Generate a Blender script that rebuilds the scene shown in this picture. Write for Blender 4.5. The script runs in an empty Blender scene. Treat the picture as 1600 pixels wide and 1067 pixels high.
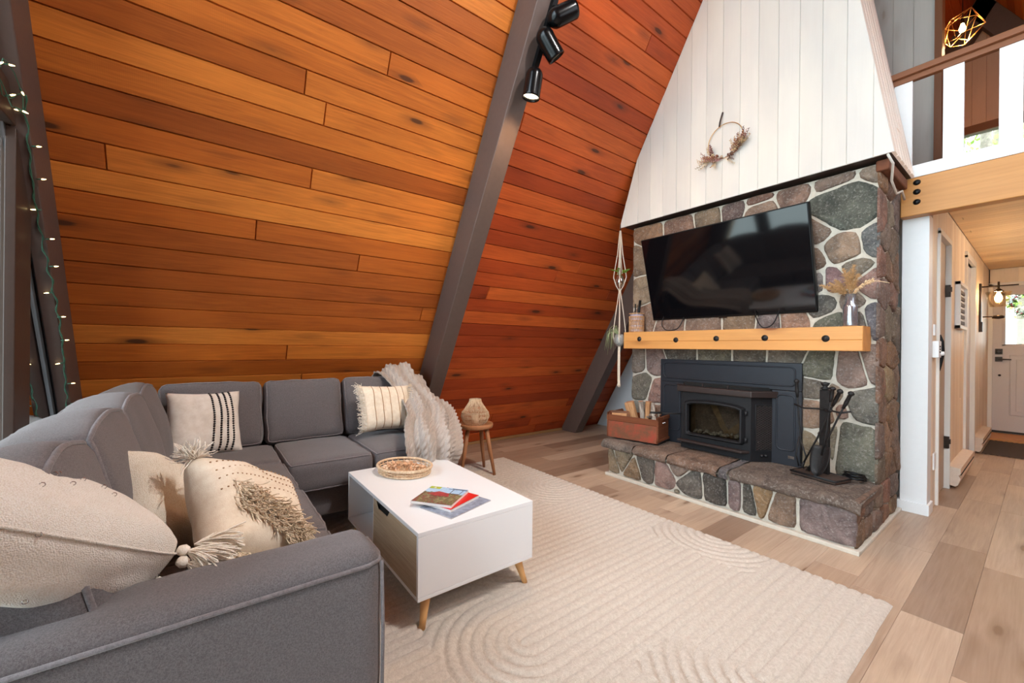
import bpy, bmesh, math, random
import numpy as np
from mathutils import Vector, Matrix, noise as mnoise
R = math.radians
S = bpy.context.scene
COL = S.collection
rnd = random.Random(7)

# ------------------------------------------------------------------ camera
YAW, PITCH, ROLL, FPX, HCAM = R(52.785), R(-0.03), R(0.538), 635.04, 1.15
_f = Vector((-math.sin(YAW)*math.cos(PITCH), math.cos(YAW)*math.cos(PITCH), math.sin(PITCH)))
_r = Vector((math.cos(YAW), math.sin(YAW), 0)); _u = _r.cross(_f)
_r2 = _r*math.cos(ROLL)+_u*math.sin(ROLL); _u2 = -_r*math.sin(ROLL)+_u*math.cos(ROLL)
cd = bpy.data.cameras.new('camera'); cam = bpy.data.objects.new('camera', cd); COL.objects.link(cam)
cd.sensor_width = 36; cd.lens = FPX/1600*36; cd.shift_y = 8.55/1600; cd.clip_start = 0.02
M3 = Matrix((_r2, _u2, -_f)).transposed(); cam.matrix_world = Matrix.Translation((0, 0, HCAM)) @ M3.to_4x4()
S.camera = cam
S.view_settings.view_transform = 'Standard'; S.view_settings.look = 'None'
S.view_settings.gamma = 1; S.view_settings.use_curve_mapping = False
S.view_settings.exposure = 0.24

# ------------------------------------------------------------------ sky and daylight
wd = bpy.data.worlds.new('overcast_sky'); S.world = wd; wd.use_nodes = True
wn = wd.node_tree.nodes; wl = wd.node_tree.links
bg = wn['Background']; tc = wn.new('ShaderNodeTexCoord'); sp = wn.new('ShaderNodeSeparateXYZ'); cr = wn.new('ShaderNodeValToRGB')
wl.new(tc.outputs['Generated'], sp.inputs[0]); wl.new(sp.outputs[2], cr.inputs[0]); wl.new(cr.outputs[0], bg.inputs[0])
cr.color_ramp.elements[0].position = 0.0; cr.color_ramp.elements[0].color = (.55, .68, .70, 1)
cr.color_ramp.elements[1].position = 0.6; cr.color_ramp.elements[1].color = (.76, .89, 1, 1)
bg.inputs[1].default_value = 6.0
def area(name, loc, rot, sx, sy, power, col, spread=180):
    l = bpy.data.lights.new(name, 'AREA'); l.shape = 'RECTANGLE'; l.size = sx; l.size_y = sy; l.energy = power; l.color = col; l.spread = R(spread)
    o = bpy.data.objects.new(name, l); COL.objects.link(o); o.location = loc; o.rotation_euler = rot; return o
# daylight standing outside the window gable (y<-0.73), shining in along +y
area('window_daylight', (-.75, -2.6, 4.3), (R(52), 0, 0), 6.4, 4.4, 450, (.72, .86, 1))
# added fill light out of view at the right-hand slope, brightening the room
area('added_side_fill', (1.18, 3.0, 2.95), (0, R(60), 0), 1.8, 2.4, 38, (.86, .93, 1))

# ------------------------------------------------------------------ helpers
def lin(c):
    return tuple(((v/255)/12.92 if v/255 <= .04045 else ((v/255+.055)/1.055)**2.4) for v in c)
class NT:
    def __init__(s, name):
        s.m = bpy.data.materials.new(name); s.m.use_nodes = True
        s.n = s.m.node_tree.nodes; s.l = s.m.node_tree.links; s.b = s.n['Principled BSDF']
    def N(s, t, **kw):
        n = s.n.new(t)
        for k, v in kw.items():
            if k.startswith('i_'):
                n.inputs[k[2:].replace('_', ' ')].default_value = v
            elif k.startswith('n_'): n.inputs[int(k[2:])].default_value = v
            else: setattr(n, k, v)
        return n
    def L(s, a, b): s.l.new(a, b)
    def coord(s, kind='Object', scale=(1, 1, 1)):
        t = s.N('ShaderNodeTexCoord'); mp = s.N('ShaderNodeMapping'); mp.inputs['Scale'].default_value = scale
        s.L(t.outputs[kind], mp.inputs[0]); return mp.outputs[0]
    def noise(s, vec, scale=5, detail=4, rough=.55, dist=0):
        n = s.N('ShaderNodeTexNoise'); n.inputs['Scale'].default_value = scale; n.inputs['Detail'].default_value = detail
        n.inputs['Roughness'].default_value = rough; n.inputs['Distortion'].default_value = dist
        s.L(vec, n.inputs['Vector']); return n.outputs['Fac']
    def ramp(s, fac, stops):
        r = s.N('ShaderNodeValToRGB'); e = r.color_ramp.elements
        while len(e) < len(stops): e.new(.5)
        for k, (p, c) in enumerate(stops):
            e[k].position = p; e[k].color = tuple(c)+(1,) if len(c) == 3 else c
        s.L(fac, r.inputs[0]); return r.outputs[0]
    def mix(s, fac, a, b, mode='MIX'):
        m = s.N('ShaderNodeMix', data_type='RGBA', blend_type=mode)
        for k, v in ((0, fac), (6, a), (7, b)):
            if hasattr(v, 'is_output'): s.L(v, m.inputs[k])
            else: m.inputs[k].default_value = v if k == 0 else (tuple(v)+(1,))[:4]
        return m.outputs[2]
    def math(s, op, a, b=0.0, c=0.0):
        m = s.N('ShaderNodeMath', operation=op)
        for k, v in ((0, a), (1, b), (2, c)):
            if hasattr(v, 'is_output'): s.L(v, m.inputs[k])
            else: m.inputs[k].default_value = v
        return m.outputs[0]
    def bump(s, h, strength=.3, dist=.01):
        b = s.N('ShaderNodeBump'); b.inputs['Strength'].default_value = strength; b.inputs['Distance'].default_value = dist
        s.L(h, b.inputs['Height']); s.L(b.outputs[0], s.b.inputs['Normal'])
    def set(s, col=None, rough=None, metal=None, spec=None):
        for k, v in (('Base Color', col), ('Roughness', rough), ('Metallic', metal), ('Specular IOR Level', spec)):
            if v is None: continue
            if hasattr(v, 'is_output'): s.L(v, s.b.inputs[k])
            else: s.b.inputs[k].default_value = (tuple(v)+(1,)) if k == 'Base Color' else v
        return s.m
_mc = {}
def plain(name, rgb, rough=.5, metal=0, spec=.5, nz=.06, nscale=30, bump=0, bscale=200):
    if name in _mc: return _mc[name]
    t = NT(name); v = t.coord(); c = lin(rgb)
    if nz:
        f = t.noise(v, nscale, 3); t.set(t.ramp(f, [(.3, tuple(x*(1-nz) for x in c)), (.7, tuple(min(1, x*(1+nz)) for x in c))]), rough, metal, spec)
    else: t.set(c, rough, metal, spec)
    if bump: t.bump(t.noise(v, bscale, 2), bump, .004)
    _mc[name] = t.m; return t.m
def fabric(name, rgb, rgb2=None, scale=420, bump=.5, rough=.95, mottled=90):
    if name in _mc: return _mc[name]
    t = NT(name); v = t.coord(); c = lin(rgb); c2 = lin(rgb2) if rgb2 else tuple(x*.72 for x in c)
    f = t.noise(v, mottled, 5, .7); f2 = t.noise(v, scale, 2, .6)
    col = t.ramp(t.math('ADD', t.math('MULTIPLY', f, .6), t.math('MULTIPLY', f2, .4)), [(.38, c2), (.6, c)])
    t.set(col, rough, 0, .2); t.b.inputs['Sheen Weight'].default_value = .25
    t.bump(f2, bump, .003); _mc[name] = t.m; return t.m
def attr_col(t, name='tone'):
    return t.N('ShaderNodeAttribute', attribute_name=name).outputs['Color']
def board_mat(name, stops, rough=.5, knots=True, grain=.5, saw=False, bump=.25, tintmode=True, knotcol=(.03, .012, .006), wash=None, gscale=1.0, coat=0):
    """boards: uv in metres (u along), 'tone' attribute r = tone, g,b = random offset"""
    t = NT(name); uv = t.N('ShaderNodeUVMap', uv_map='uv').outputs[0]
    a = attr_col(t); sx = t.N('ShaderNodeSeparateColor'); t.L(a, sx.inputs[0])
    off = t.N('ShaderNodeCombineXYZ'); t.L(t.math('MULTIPLY', sx.outputs[1], 37.), off.inputs[0]); t.L(t.math('MULTIPLY', sx.outputs[2], 53.), off.inputs[1]); t.L(t.math('MULTIPLY', sx.outputs[1], 91.), off.inputs[2])
    av = t.N('ShaderNodeVectorMath', operation='ADD'); t.L(uv, av.inputs[0]); t.L(off.outputs[0], av.inputs[1])
    def sc(x, y):
        m = t.N('ShaderNodeMapping'); m.inputs['Scale'].default_value = (x, y, 1); t.L(av.outputs[0], m.inputs[0]); return m.outputs[0]
    g1 = t.noise(sc(1.6*gscale, 26*gscale), 1, 6, .62, 1.6); g2 = t.noise(sc(5*gscale, 150*gscale), 1, 3, .6, .3); big = t.noise(sc(1.3, 3.2), 1, 3, .5)
    base = t.ramp(sx.outputs[0], stops)
    dark = t.mix(1.0, base, (.55, .45, .38), 'MULTIPLY'); lite = t.mix(1.0, base, (1.22, 1.2, 1.12), 'MULTIPLY')
    gm = t.ramp(t.math('ADD', t.math('MULTIPLY', g1, .65), t.math('MULTIPLY', g2, .35)), [(.36, (0, 0, 0)), (.64, (1, 1, 1))])
    col = t.mix(t.math('MULTIPLY', t.math('SUBTRACT', 1, gm), grain), base, dark)
    col = t.mix(t.math('MULTIPLY', t.ramp(big, [(.45, (0, 0, 0)), (.7, (1, 1, 1))]), .45), col, lite)
    h = gm
    if knots:
        vo = t.N('ShaderNodeTexVoronoi'); vo.inputs['Scale'].default_value = 1; t.L(sc(2.1, 7.2), vo.inputs['Vector'])
        sel = t.N('ShaderNodeSeparateColor'); t.L(vo.outputs['Color'], sel.inputs[0])
        k = t.ramp(t.math('ADD', vo.outputs['Distance'], t.math('MULTIPLY', g1, .1)), [(.13, (1, 1, 1)), (.175, (.42, .42, .42)), (.36, (0, 0, 0))])
        kk = t.math('MULTIPLY', k, t.math('GREATER_THAN', sel.outputs[0], .28))
        col = t.mix(t.math('MULTIPLY', kk, .88), col, knotcol)
    if saw:
        w = t.N('ShaderNodeTexWave', wave_type='BANDS', bands_direction='X'); w.inputs['Scale'].default_value = 1; w.inputs['Distortion'].default_value = 1.2; w.inputs['Detail'].default_value = 1
        t.L(sc(42, 1.5), w.inputs['Vector'])
        ms = t.ramp(t.noise(sc(.8, 2.2), 1, 2), [(.45, (0, 0, 0)), (.6, (1, 1, 1))])
        col = t.mix(t.math('MULTIPLY', t.math('MULTIPLY', w.outputs['Fac'], ms), .16), col, dark)
    if wash is not None: col = t.mix(wash[0], col, wash[1])
    t.set(col, rough, 0, .35); t.bump(h, bump, .002)
    if coat: t.b.inputs['Coat Weight'].default_value = coat; t.b.inputs['Coat Roughness'].default_value = .25
    return t.m

class MB:
    """collects shapes and links them as ONE mesh object"""
    def __init__(s): s.v = []; s.f = []; s.mi = []; s.uv = []; s.tone = []; s.has = False; s.sm = []
    def add(s, vs, fs, mi=0, uv=None, tone=None, smooth=False):
        b = len(s.v); s.v += [tuple(x) for x in vs]
        s.f += [tuple(i+b for i in f) for f in fs]; s.mi += [mi]*len(fs); s.sm += [smooth]*len(fs)
        s.uv += list(uv) if uv is not None else [(0, 0)]*len(vs)
        s.tone += list(tone) if isinstance(tone, list) else [tone or (0, 0, 0)]*len(vs)
        if uv is not None or tone is not None: s.has = True
        return s
    def box(s, x0, x1, y0, y1, z0, z1, mi=0, M=None):
        v = [Vector((x, y, z)) for x in (x0, x1) for y in (y0, y1) for z in (z0, z1)]
        if M is not None: v = [M @ p for p in v]
        return s.add(v, [(0, 1, 3, 2), (4, 6, 7, 5), (0, 4, 5, 1), (2, 3, 7, 6), (0, 2, 6, 4), (1, 5, 7, 3)], mi)
    def tube(s, pts, r, n=8, mi=0, closed=False, caps=True, smooth=True):
        pts = [Vector(p) for p in pts]; m = len(pts)
        rr = r if isinstance(r, (list, tuple)) else [r]*m
        vs = []; prev = None
        for i, p in enumerate(pts):
            a = pts[(i-1) % m] if (closed or i > 0) else p; b = pts[(i+1) % m] if (closed or i < m-1) else p
            t = (b-a); t = t.normalized() if t.length > 1e-9 else Vector((0, 0, 1))
            if prev is None:
                q = Vector((0, 0, 1)) if abs(t.z) < .9 else Vector((1, 0, 0)); nrm = t.cross(q).normalized()
            else:
                nrm = prev - t*prev.dot(t); nrm = nrm.normalized() if nrm.length > 1e-6 else t.orthogonal().normalized()
            prev = nrm; bi = t.cross(nrm)
            for k in range(n):
                an = 2*math.pi*k/n; vs.append(p+(nrm*math.cos(an)+bi*math.sin(an))*rr[i])
        fs = []
        for i in range(m if closed else m-1):
            j = (i+1) % m
            for k in range(n):
                l = (k+1) % n; fs.append((i*n+k, i*n+l, j*n+l, j*n+k))
        if caps and not closed: fs.append(tuple(range(n-1, -1, -1))); fs.append(tuple((m-1)*n+k for k in range(n)))
        return s.add(vs, fs, mi, smooth=smooth)
    def lathe(s, prof, n=24, c=(0, 0, 0), M=None, mi=0, smooth=True, caps=False):
        vs = []
        for r_, z in prof:
            for k in range(n):
                a = 2*math.pi*k/n; vs.append(Vector((r_*math.cos(a)+c[0], r_*math.sin(a)+c[1], z+c[2])))
        if M is not None: vs = [M @ v for v in vs]
        fs = []
        for i in range(len(prof)-1):
            for k in range(n):
                l = (k+1) % n; fs.append((i*n+k, i*n+l, (i+1)*n+l, (i+1)*n+k))
        if caps: fs.append(tuple(range(n-1, -1, -1))); fs.append(tuple((len(prof)-1)*n+k for k in range(n)))
        return s.add(vs, fs, mi, smooth=smooth)
    def grid(s, fn, nu, nv, mi=0, smooth=True, closeu=False, uv=False):
        vs = []; us = []
        for i in range(nu+(0 if closeu else 1)):
            for j in range(nv+1):
                vs.append(fn(i/nu, j/nv)); us.append((i/nu, j/nv))
        w = nv+1; fs = []; cnt = nu if closeu else nu+1
        for i in range(nu):
            for j in range(nv):
                a = i*w+j; b = ((i+1) % cnt)*w+j; fs.append((a, b, b+1, a+1))
        return s.add(vs, fs, mi, smooth=smooth, uv=us if uv else None)
    def build(s, name, mats, parent=None, loc=None, bevel=0, kind=None, seg=2):
        me = bpy.data.meshes.new(name); me.from_pydata(s.v, [], s.f)
        if not isinstance(mats, (list, tuple)): mats = [mats]
        for m in mats: me.materials.append(m)
        me.polygons.foreach_set('material_index', s.mi); me.polygons.foreach_set('use_smooth', s.sm)
        if s.has:
            ul = me.uv_layers.new(name='uv'); li = np.zeros(len(me.loops), dtype=np.int32); me.loops.foreach_get('vertex_index', li)
            ul.data.foreach_set('uv', np.array(s.uv, dtype=np.float32)[li].ravel())
            ca = me.color_attributes.new('tone', 'FLOAT_COLOR', 'POINT')
            ca.data.foreach_set('color', np.array([tuple(t)+(1,) for t in s.tone], dtype=np.float32).ravel())
        me.validate(); me.update()
        o = bpy.data.objects.new(name, me); COL.objects.link(o)
        if parent is not None: o.parent = parent
        if loc is not None: o.location = loc
        if bevel:
            b = o.modifiers.new('bevel', 'BEVEL'); b.width = bevel; b.segments = seg; b.limit_method = 'ANGLE'; b.angle_limit = R(40)
            me.polygons.foreach_set('use_smooth', [True]*len(me.polygons))
            w = o.modifiers.new('wn', 'WEIGHTED_NORMAL'); w.keep_sharp = True
        if kind: o['kind'] = kind
        return o
def box1(name, b, mat, parent=None, bevel=0, M=None, kind=None, seg=2):
    m = MB(); m.box(*b, M=M); return m.build(name, mat, parent, bevel=bevel, kind=kind, seg=seg)
def thing(name, label, cat, loc=(0, 0, 0), rz=0, group=None):
    o = bpy.data.objects.new(name, None); COL.objects.link(o); o.location = loc; o.rotation_euler = (0, 0, rz); o.empty_display_size = .05
    return tag(o, label, cat, group)
def tag(o, label, cat, group=None):
    o['label'] = label; o['category'] = cat
    if group: o['group'] = group
    return o
def frame_m(o, ex, ey, ez):
    m = Matrix((Vector(ex).normalized(), Vector(ey).normalized(), Vector(ez).normalized())).transposed().to_4x4(); m.translation = Vector(o); return m

# ---- convex polygon tools
def clip(poly, px, py, nx, ny):
    out = []
    for i in range(len(poly)):
        a = poly[i]; b = poly[(i+1) % len(poly)]
        da = (a[0]-px)*nx+(a[1]-py)*ny; db = (b[0]-px)*nx+(b[1]-py)*ny
        if da <= 0: out.append(a)
        if (da < 0 < db) or (db < 0 < da):
            t = da/(da-db); out.append((a[0]+(b[0]-a[0])*t, a[1]+(b[1]-a[1])*t))
    return out
def ccw(poly):
    A = sum(poly[i][0]*poly[(i+1) % len(poly)][1]-poly[(i+1) % len(poly)][0]*poly[i][1] for i in range(len(poly)))
    return poly if A > 0 else poly[::-1]
def inset(poly, d):
    poly = ccw(poly); n = len(poly); out = []
    for i in range(n):
        p = Vector(poly[i]); a = (p-Vector(poly[i-1])); b = (Vector(poly[(i+1) % n])-p)
        if a.length < 1e-6 or b.length < 1e-6: out.append(tuple(p)); continue
        a.normalize(); b.normalize(); na = Vector((-a.y, a.x)); nb = Vector((-b.y, b.x))
        k = 1+na.dot(nb); out.append(tuple(p+(na+nb)*(d/max(k, .3))))
    return out
def dedupe(poly, eps=.004):
    o = []
    for p in poly:
        if not o or math.hypot(p[0]-o[-1][0], p[1]-o[-1][1]) > eps: o.append(p)
    while len(o) > 2 and math.hypot(o[0][0]-o[-1][0], o[0][1]-o[-1][1]) < eps: o.pop()
    return o

def planks(mb, F, outline, width, lens, th=.018, groove=.003, gdepth=.008, phase=0., mi=0, tones=(0, 1), seed=1, axis=0, vis=lambda t: t):
    """board surface in frame F (2D u,v ; normal = outward). boards run along u (axis 0) or v (axis 1), clipped to the convex outline"""
    rr = random.Random(seed)
    sw = (lambda p: (p[1], p[0])) if axis else (lambda p: p)
    O = ccw([sw(p) for p in outline]); u0 = min(p[0] for p in O); u1 = max(p[0] for p in O); v0 = min(p[1] for p in O); v1 = max(p[1] for p in O)
    k = math.floor((v0-phase)/width)
    while phase+k*width < v1:
        a = phase+k*width; b = a+width; k += 1
        row = clip(clip(O, 0, a, 0, -1), 0, b, 0, 1)
        if len(row) < 3: continue
        u = u0 - rr.random()*lens[1]
        while u < u1:
            L = rr.uniform(*lens); p = clip(clip(row, u, 0, -1, 0), u+L, 0, 1, 0); u += L
            p = dedupe(p)
            if len(p) < 3: continue
            p = ccw(p); q = inset(p, groove)
            tn = (rr.uniform(*tones), rr.random(), rr.random())
            n = len(p); vs = []; us = []
            for ring, h in ((p, -gdepth), (q, 0)):
                for x in ring:
                    X = sw(x); vs.append(F @ Vector((X[0], X[1], h))); us.append((x[0], x[1]))
            fs = [tuple(range(n, 2*n))] + [(i, (i+1) % n, n+(i+1) % n, n+i) for i in range(n)]
            if axis: fs = [f[::-1] for f in fs]
            mb.add(vs, fs, mi, uv=us, tone=tn)
    return mb

# ------------------------------------------------------------------ materials
M_wallwood = board_mat('cedar_boards', [(0, lin((140, 66, 22))), (.3, lin((176, 92, 30))), (.6, lin((206, 112, 38))), (1, lin((226, 138, 56)))], rough=.55, saw=True, grain=.75)
M_redwood = board_mat('cedar_boards_red', [(0, lin((148, 58, 26))), (.5, lin((188, 82, 36))), (1, lin((214, 108, 48)))], rough=.55, saw=True, grain=.7)
M_floor = board_mat('oak_laminate', [(0, lin((150, 126, 108))), (.35, lin((176, 152, 132))), (1, lin((202, 180, 158)))], rough=.42, grain=.5, bump=.08, knotcol=lin((120, 92, 70)), gscale=.8)
M_white_board = board_mat('white_painted_boards', [(0, lin((208, 203, 197))), (1, lin((216, 211, 205)))], rough=.5, knots=False, grain=.06, bump=.06)
M_cream_board = board_mat('cream_painted_boards', [(0, lin((226, 206, 184))), (1, lin((238, 222, 202)))], rough=.5, knots=False, grain=.1, bump=.06)
M_grey_board = board_mat('whitewashed_boards', [(0, lin((196, 186, 178))), (1, lin((212, 204, 196)))], rough=.6, knots=True, grain=.12, bump=.06, knotcol=lin((170, 150, 135)))
M_soffit = board_mat('pine_soffit', [(0, lin((168, 130, 88))), (1, lin((196, 160, 112)))], rough=.6, grain=.5)
M_pine = board_mat('pine_beam', [(0, lin((202, 140, 78))), (1, lin((214, 154, 90)))], rough=.45, grain=.3, gscale=.7, knotcol=lin((120, 60, 28)))
M_brown = plain('dark_brown_paint', (70, 54, 46), .5, nz=.05, bump=.1, bscale=60)
M_browntrim = plain('taupe_brown_paint', (92, 76, 70), .5, nz=.05, bump=.1, bscale=60)
M_white = plain('white_paint', (232, 232, 232), .45, nz=.01)
M_trimwhite = plain('trim_white_paint', (226, 222, 216), .45, nz=.01)
M_rail = board_mat('stained_rail', [(0, lin((138, 88, 58))), (1, lin((160, 106, 74)))], rough=.5, grain=.4, knots=False)
M_black = plain('black_metal', (20, 20, 22), .38, .6, nz=0)
M_iron = plain('wrought_iron', (42, 40, 40), .55, .5, nz=.2, nscale=60, bump=.3, bscale=120)
M_stove = plain('stove_steel', (44, 47, 54), .42, .3, nz=.05, nscale=20)
M_stove2 = plain('stove_cast_iron', (30, 30, 33), .5, .3, nz=.1, nscale=40, bump=.2, bscale=300)
M_stovelip = plain('stove_lip_bronze', (62, 52, 50), .4, .4, nz=.05)
M_nickel = plain('dark_bronze', (58, 48, 42), .35, .8, nz=0)
M_chrome = plain('chrome', (200, 200, 200), .15, 1, nz=0)
M_dark = plain('near_black', (14, 12, 11), .9, nz=.3)
M_mortar = plain('mortar', (196, 188, 174), .95, nz=.1, nscale=40, bump=.6, bscale=120)
def glassmat(name, tint=(1, 1, 1), refl=1.0, rough=0.0):
    m = bpy.data.materials.new(name); m.use_nodes = True; n = m.node_tree.nodes; l = m.node_tree.links; n.remove(n['Principled BSDF'])
    tr = n.new('ShaderNodeBsdfTransparent'); tr.inputs[0].default_value = tuple(tint)+(1,); gl = n.new('ShaderNodeBsdfGlossy'); gl.inputs['Roughness'].default_value = rough
    fr = n.new('ShaderNodeFresnel'); fr.inputs[0].default_value = 1.45; mx = n.new('ShaderNodeMixShader'); mu = n.new('ShaderNodeMath'); mu.operation = 'MULTIPLY'; mu.inputs[1].default_value = refl
    l.new(fr.outputs[0], mu.inputs[0]); l.new(mu.outputs[0], mx.inputs[0]); l.new(tr.outputs[0], mx.inputs[1]); l.new(gl.outputs[0], mx.inputs[2]); l.new(mx.outputs[0], n['Material Output'].inputs[0])
    return m
M_glass = glassmat('window_glass')
M_smoked = glassmat('sooty_glass', (.42, .38, .33), 1.2, .05)
def emit(name, rgb, s):
    m = bpy.data.materials.new(name); m.use_nodes = True; b = m.node_tree.nodes['Principled BSDF']
    b.inputs['Emission Color'].default_value = tuple(rgb)+(1,); b.inputs['Emission Strength'].default_value = s; b.inputs['Base Color'].default_value = tuple(rgb)+(1,); return m
M_sofa = fabric('grey_upholstery', (118, 113, 115), (86, 82, 83), 620, .35, mottled=260)
M_piping = fabric('grey_piping', (132, 126, 128), (104, 98, 100), 500, .4)

# ------------------------------------------------------------------ structure: A-frame room
SL = .577; XW = -4.10; RIDX = -.575; RIDZ = (RIDX-XW)/SL; XR = 2*RIDX-XW; YN = -.73; YF = 8.75
cs = math.hypot(1, SL); SLOPE_UP = Vector((SL, 0, 1))/cs; SLOPE_N = Vector((1, 0, -SL))/cs  # up the left slope / into the room
FW = frame_m((XW, 0, 0), (0, 1, 0), SLOPE_UP, SLOPE_N)    # u=y, v=distance up the slope (0,1,0)x(up) should equal inward normal
if Vector((0, 1, 0)).cross(SLOPE_UP).dot(SLOPE_N) < 0: FW = FW  # winding handled below
LSL = RIDZ*cs
def twosided(o): return o
mb = MB(); planks(mb, FW, [(-.66, -.02), (1.70, -.02), (1.70, LSL), (-.66, LSL)], .1287, (2.2, 7), phase=.034, seed=5, gdepth=.014, groove=.0048, tones=(.22, 1))
wl_ = mb.build('wall_left', M_wallwood, kind='structure')
mb = MB(); planks(mb, FW, [(1.70, -.02), (9.6, -.02), (9.6, LSL), (1.70, LSL)], .1287, (2.2, 6), tones=(.15, .95), phase=.034, seed=6, gdepth=.014, groove=.0048)
mb.build('wall_left_rear', M_redwood, kind='structure')
mb = MB(); planks(mb, FW, [(-1.9, -.02), (-.66, -.02), (-.66, LSL), (-1.9, LSL)], .1287, (1.9, 4.6), phase=.034, seed=8)
mb.build('trim_1', M_soffit, kind='structure')
mb = MB(); mb.box(-1.9, 9.6, 0, LSL, -.16, -.02, M=FW); mb.build('wall_left_backing', M_brown, kind='structure')
URX = Vector((-SL, 0, 1))/cs; FR = frame_m((XR, 0, 0), (0, 1, 0), URX, Vector((-1, 0, -SL))/cs)
mb = MB(); planks(mb, FR, [(-1.9, -.02), (9.6, -.02), (9.6, LSL), (-1.9, LSL)], .1287, (1.9, 4.6), phase=.034, seed=9)
mb.box(-1.9, 9.6, 0, LSL, -.16, -.02, M=FR); mb.build('wall_right', M_wallwood, kind='structure')
# floor
FF = frame_m((0, 0, 0), (0, 1, 0), (1, 0, 0), (0, 0, 1))
mb = MB(); planks(mb, FF, [(-.76, -4.12), (8.9, -4.12), (8.9, 3.0), (-.76, 3.0)], .187, (.75, 1.35), phase=-.572, seed=12, groove=.0012, gdepth=.002)
mb.build('floor', M_floor, kind='structure')
box1('floor_slab', (-4.3, 3.2, -.9, 9.0, -.2, -.004), M_brown, kind='structure')
# rafters: y ranges
def rafter(y0, y1, side=1, name='trim_2'):
    F = FW if side > 0 else FR
    mb = MB(); mb.box(y0, y1, 0.0, LSL, 0, .24, M=F); return mb.build(name, M_browntrim, kind='structure', bevel=.006)
rafter(1.63, 1.77, 1, 'trim_2'); rafter(3.98, 4.12, 1, 'trim_3'); rafter(-.655, -.597, 1, 'trim_4'); rafter(8.5, 8.64, 1, 'trim_5'); rafter(6.3, 6.44, 1, 'trim_6')
for k, y in enumerate((-.735, 1.63, 3.98, 6.3, 8.5)): rafter(y, y+.14, -1, 'trim_%d' % (7+k))
# baseboard under the slope
box1('baseboard_left', (-4.13, -4.065, -.6, 3.98, 0, .03), M_soffit, kind='structure', bevel=.004)
# ---- window gable at y=-0.73
mb = MB()
def slx(z, off=0): return XW+SL*z+off
mb.box(-2.835, -2.638, -.668, -.635, 0, 2.06)          # tall post by the corner
for x in (-1.4, .35, 1.9): mb.box(x, x+.2, -.70, -.635, 0, 2.06)
mb.box(slx(2.06), 1.7, -.70, -.635, 2.06, 2.214)        # transom
mb.box(-4.0, 2.9, -.70, -.63, 0, .09)
for x in (-1.35, .0, 1.0): mb.box(x, x+.13, -.70, -.635, 2.214, 4.2)
mb.build('window_1', M_brown, kind='structure', bevel=.004)
M_alu = plain('aluminium_stop', (132, 134, 138), .35, .6, nz=0)
mb = MB(); mb.box(-.68, -.655, .15, 6.0, .16, .20, M=FW); mb.box(-.69, -.665, .15, 6.0, .225, .262, M=FW); mb.build('window_3', M_alu, kind='structure')
mb = MB(); mb.box(-.675, -.658, .15, 6.0, 0.0, .16, M=FW); mb.box(-.678, -.668, .15, 6.0, .2, .225, M=FW); mb.build('window_2', M_browntrim, kind='structure')
mb = MB(); mb.add([(slx(0)+.3, -.672, .05), (2.6, -.672, .05), (RIDX, -.672, RIDZ-.4)], [(0, 1, 2)]); mb.build('window_4', M_glass, kind='structure')

# ---- far gable, loft, hall
mb = MB()
for b in ((-4.2, -.50, 0, 2.3), (.47, 3.1, 0, 2.3), (-.50, .47, 2.08, 2.3), (-4.2, -1.0, 2.3, 6.2), (-.15, 3.1, 2.3, 6.2), (-1.0, -.15, 2.3, 3.3), (-1.0, -.15, 4.28, 6.2)):
    mb.box(b[0], b[1], YF+.02, YF+.16, b[2], b[3])
mb.build('wall_back', M_brown, kind='structure')
F = frame_m((0, YF+.008, 0), (1, 0, 0), (0, 0, 1), (0, -1, 0))
mb = MB()
planks(mb, F, [(-.49, 2.09), (2.9, 2.09), (2.9, 2.29), (-.49, 2.29)], .12, (9, 10), axis=1, gdepth=.004)
planks(mb, F, [(.5, 0), (2.9, 0), (2.9, 2.09), (.5, 2.09)], .12, (9, 10), axis=1, gdepth=.004)
mb.build('wall_hall_end', M_cream_board, kind='structure')
mb = MB()
for pl_ in ([(-3.9, 2.4), (-1.0, 2.4), (-1.0, 5.3), (-2.2, 3.3)], [(-1.0, 4.28), (-.15, 4.28), (-.15, 5.45), (RIDX, 6.0), (-1.0, 5.3)], [(-.15, 2.4), (2.6, 2.4), (-.15, 5.45)], [(-1, 2.4), (-.15, 2.4), (-.15, 3.3), (-1, 3.3)]):
    planks(mb, F, pl_, .135, (9, 10), axis=1, gdepth=.005)
mb.build('wall_loft_end', board_mat('pinkish_boards', [(0, lin((206, 168, 146))), (1, lin((216, 178, 156)))], rough=.5, knots=False, grain=.1), kind='structure')
mb = MB(); mb.box(-1.06, -.1, YF-.03, YF+.02, 4.26, 4.37); mb.box(-1.06, -1.0, YF-.02, YF+.02, 3.3, 4.28); mb.box(-.15, -.09, YF-.02, YF+.02, 3.3, 4.28); mb.box(-1.06, -.09, YF-.03, YF+.02, 3.24, 3.3)
w5 = mb.build('window_5', M_rail, kind='structure'); box1('window_pane', (-1.0, -.15, YF+.08, YF+.085, 3.3, 4.28), M_glass, w5)
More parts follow.
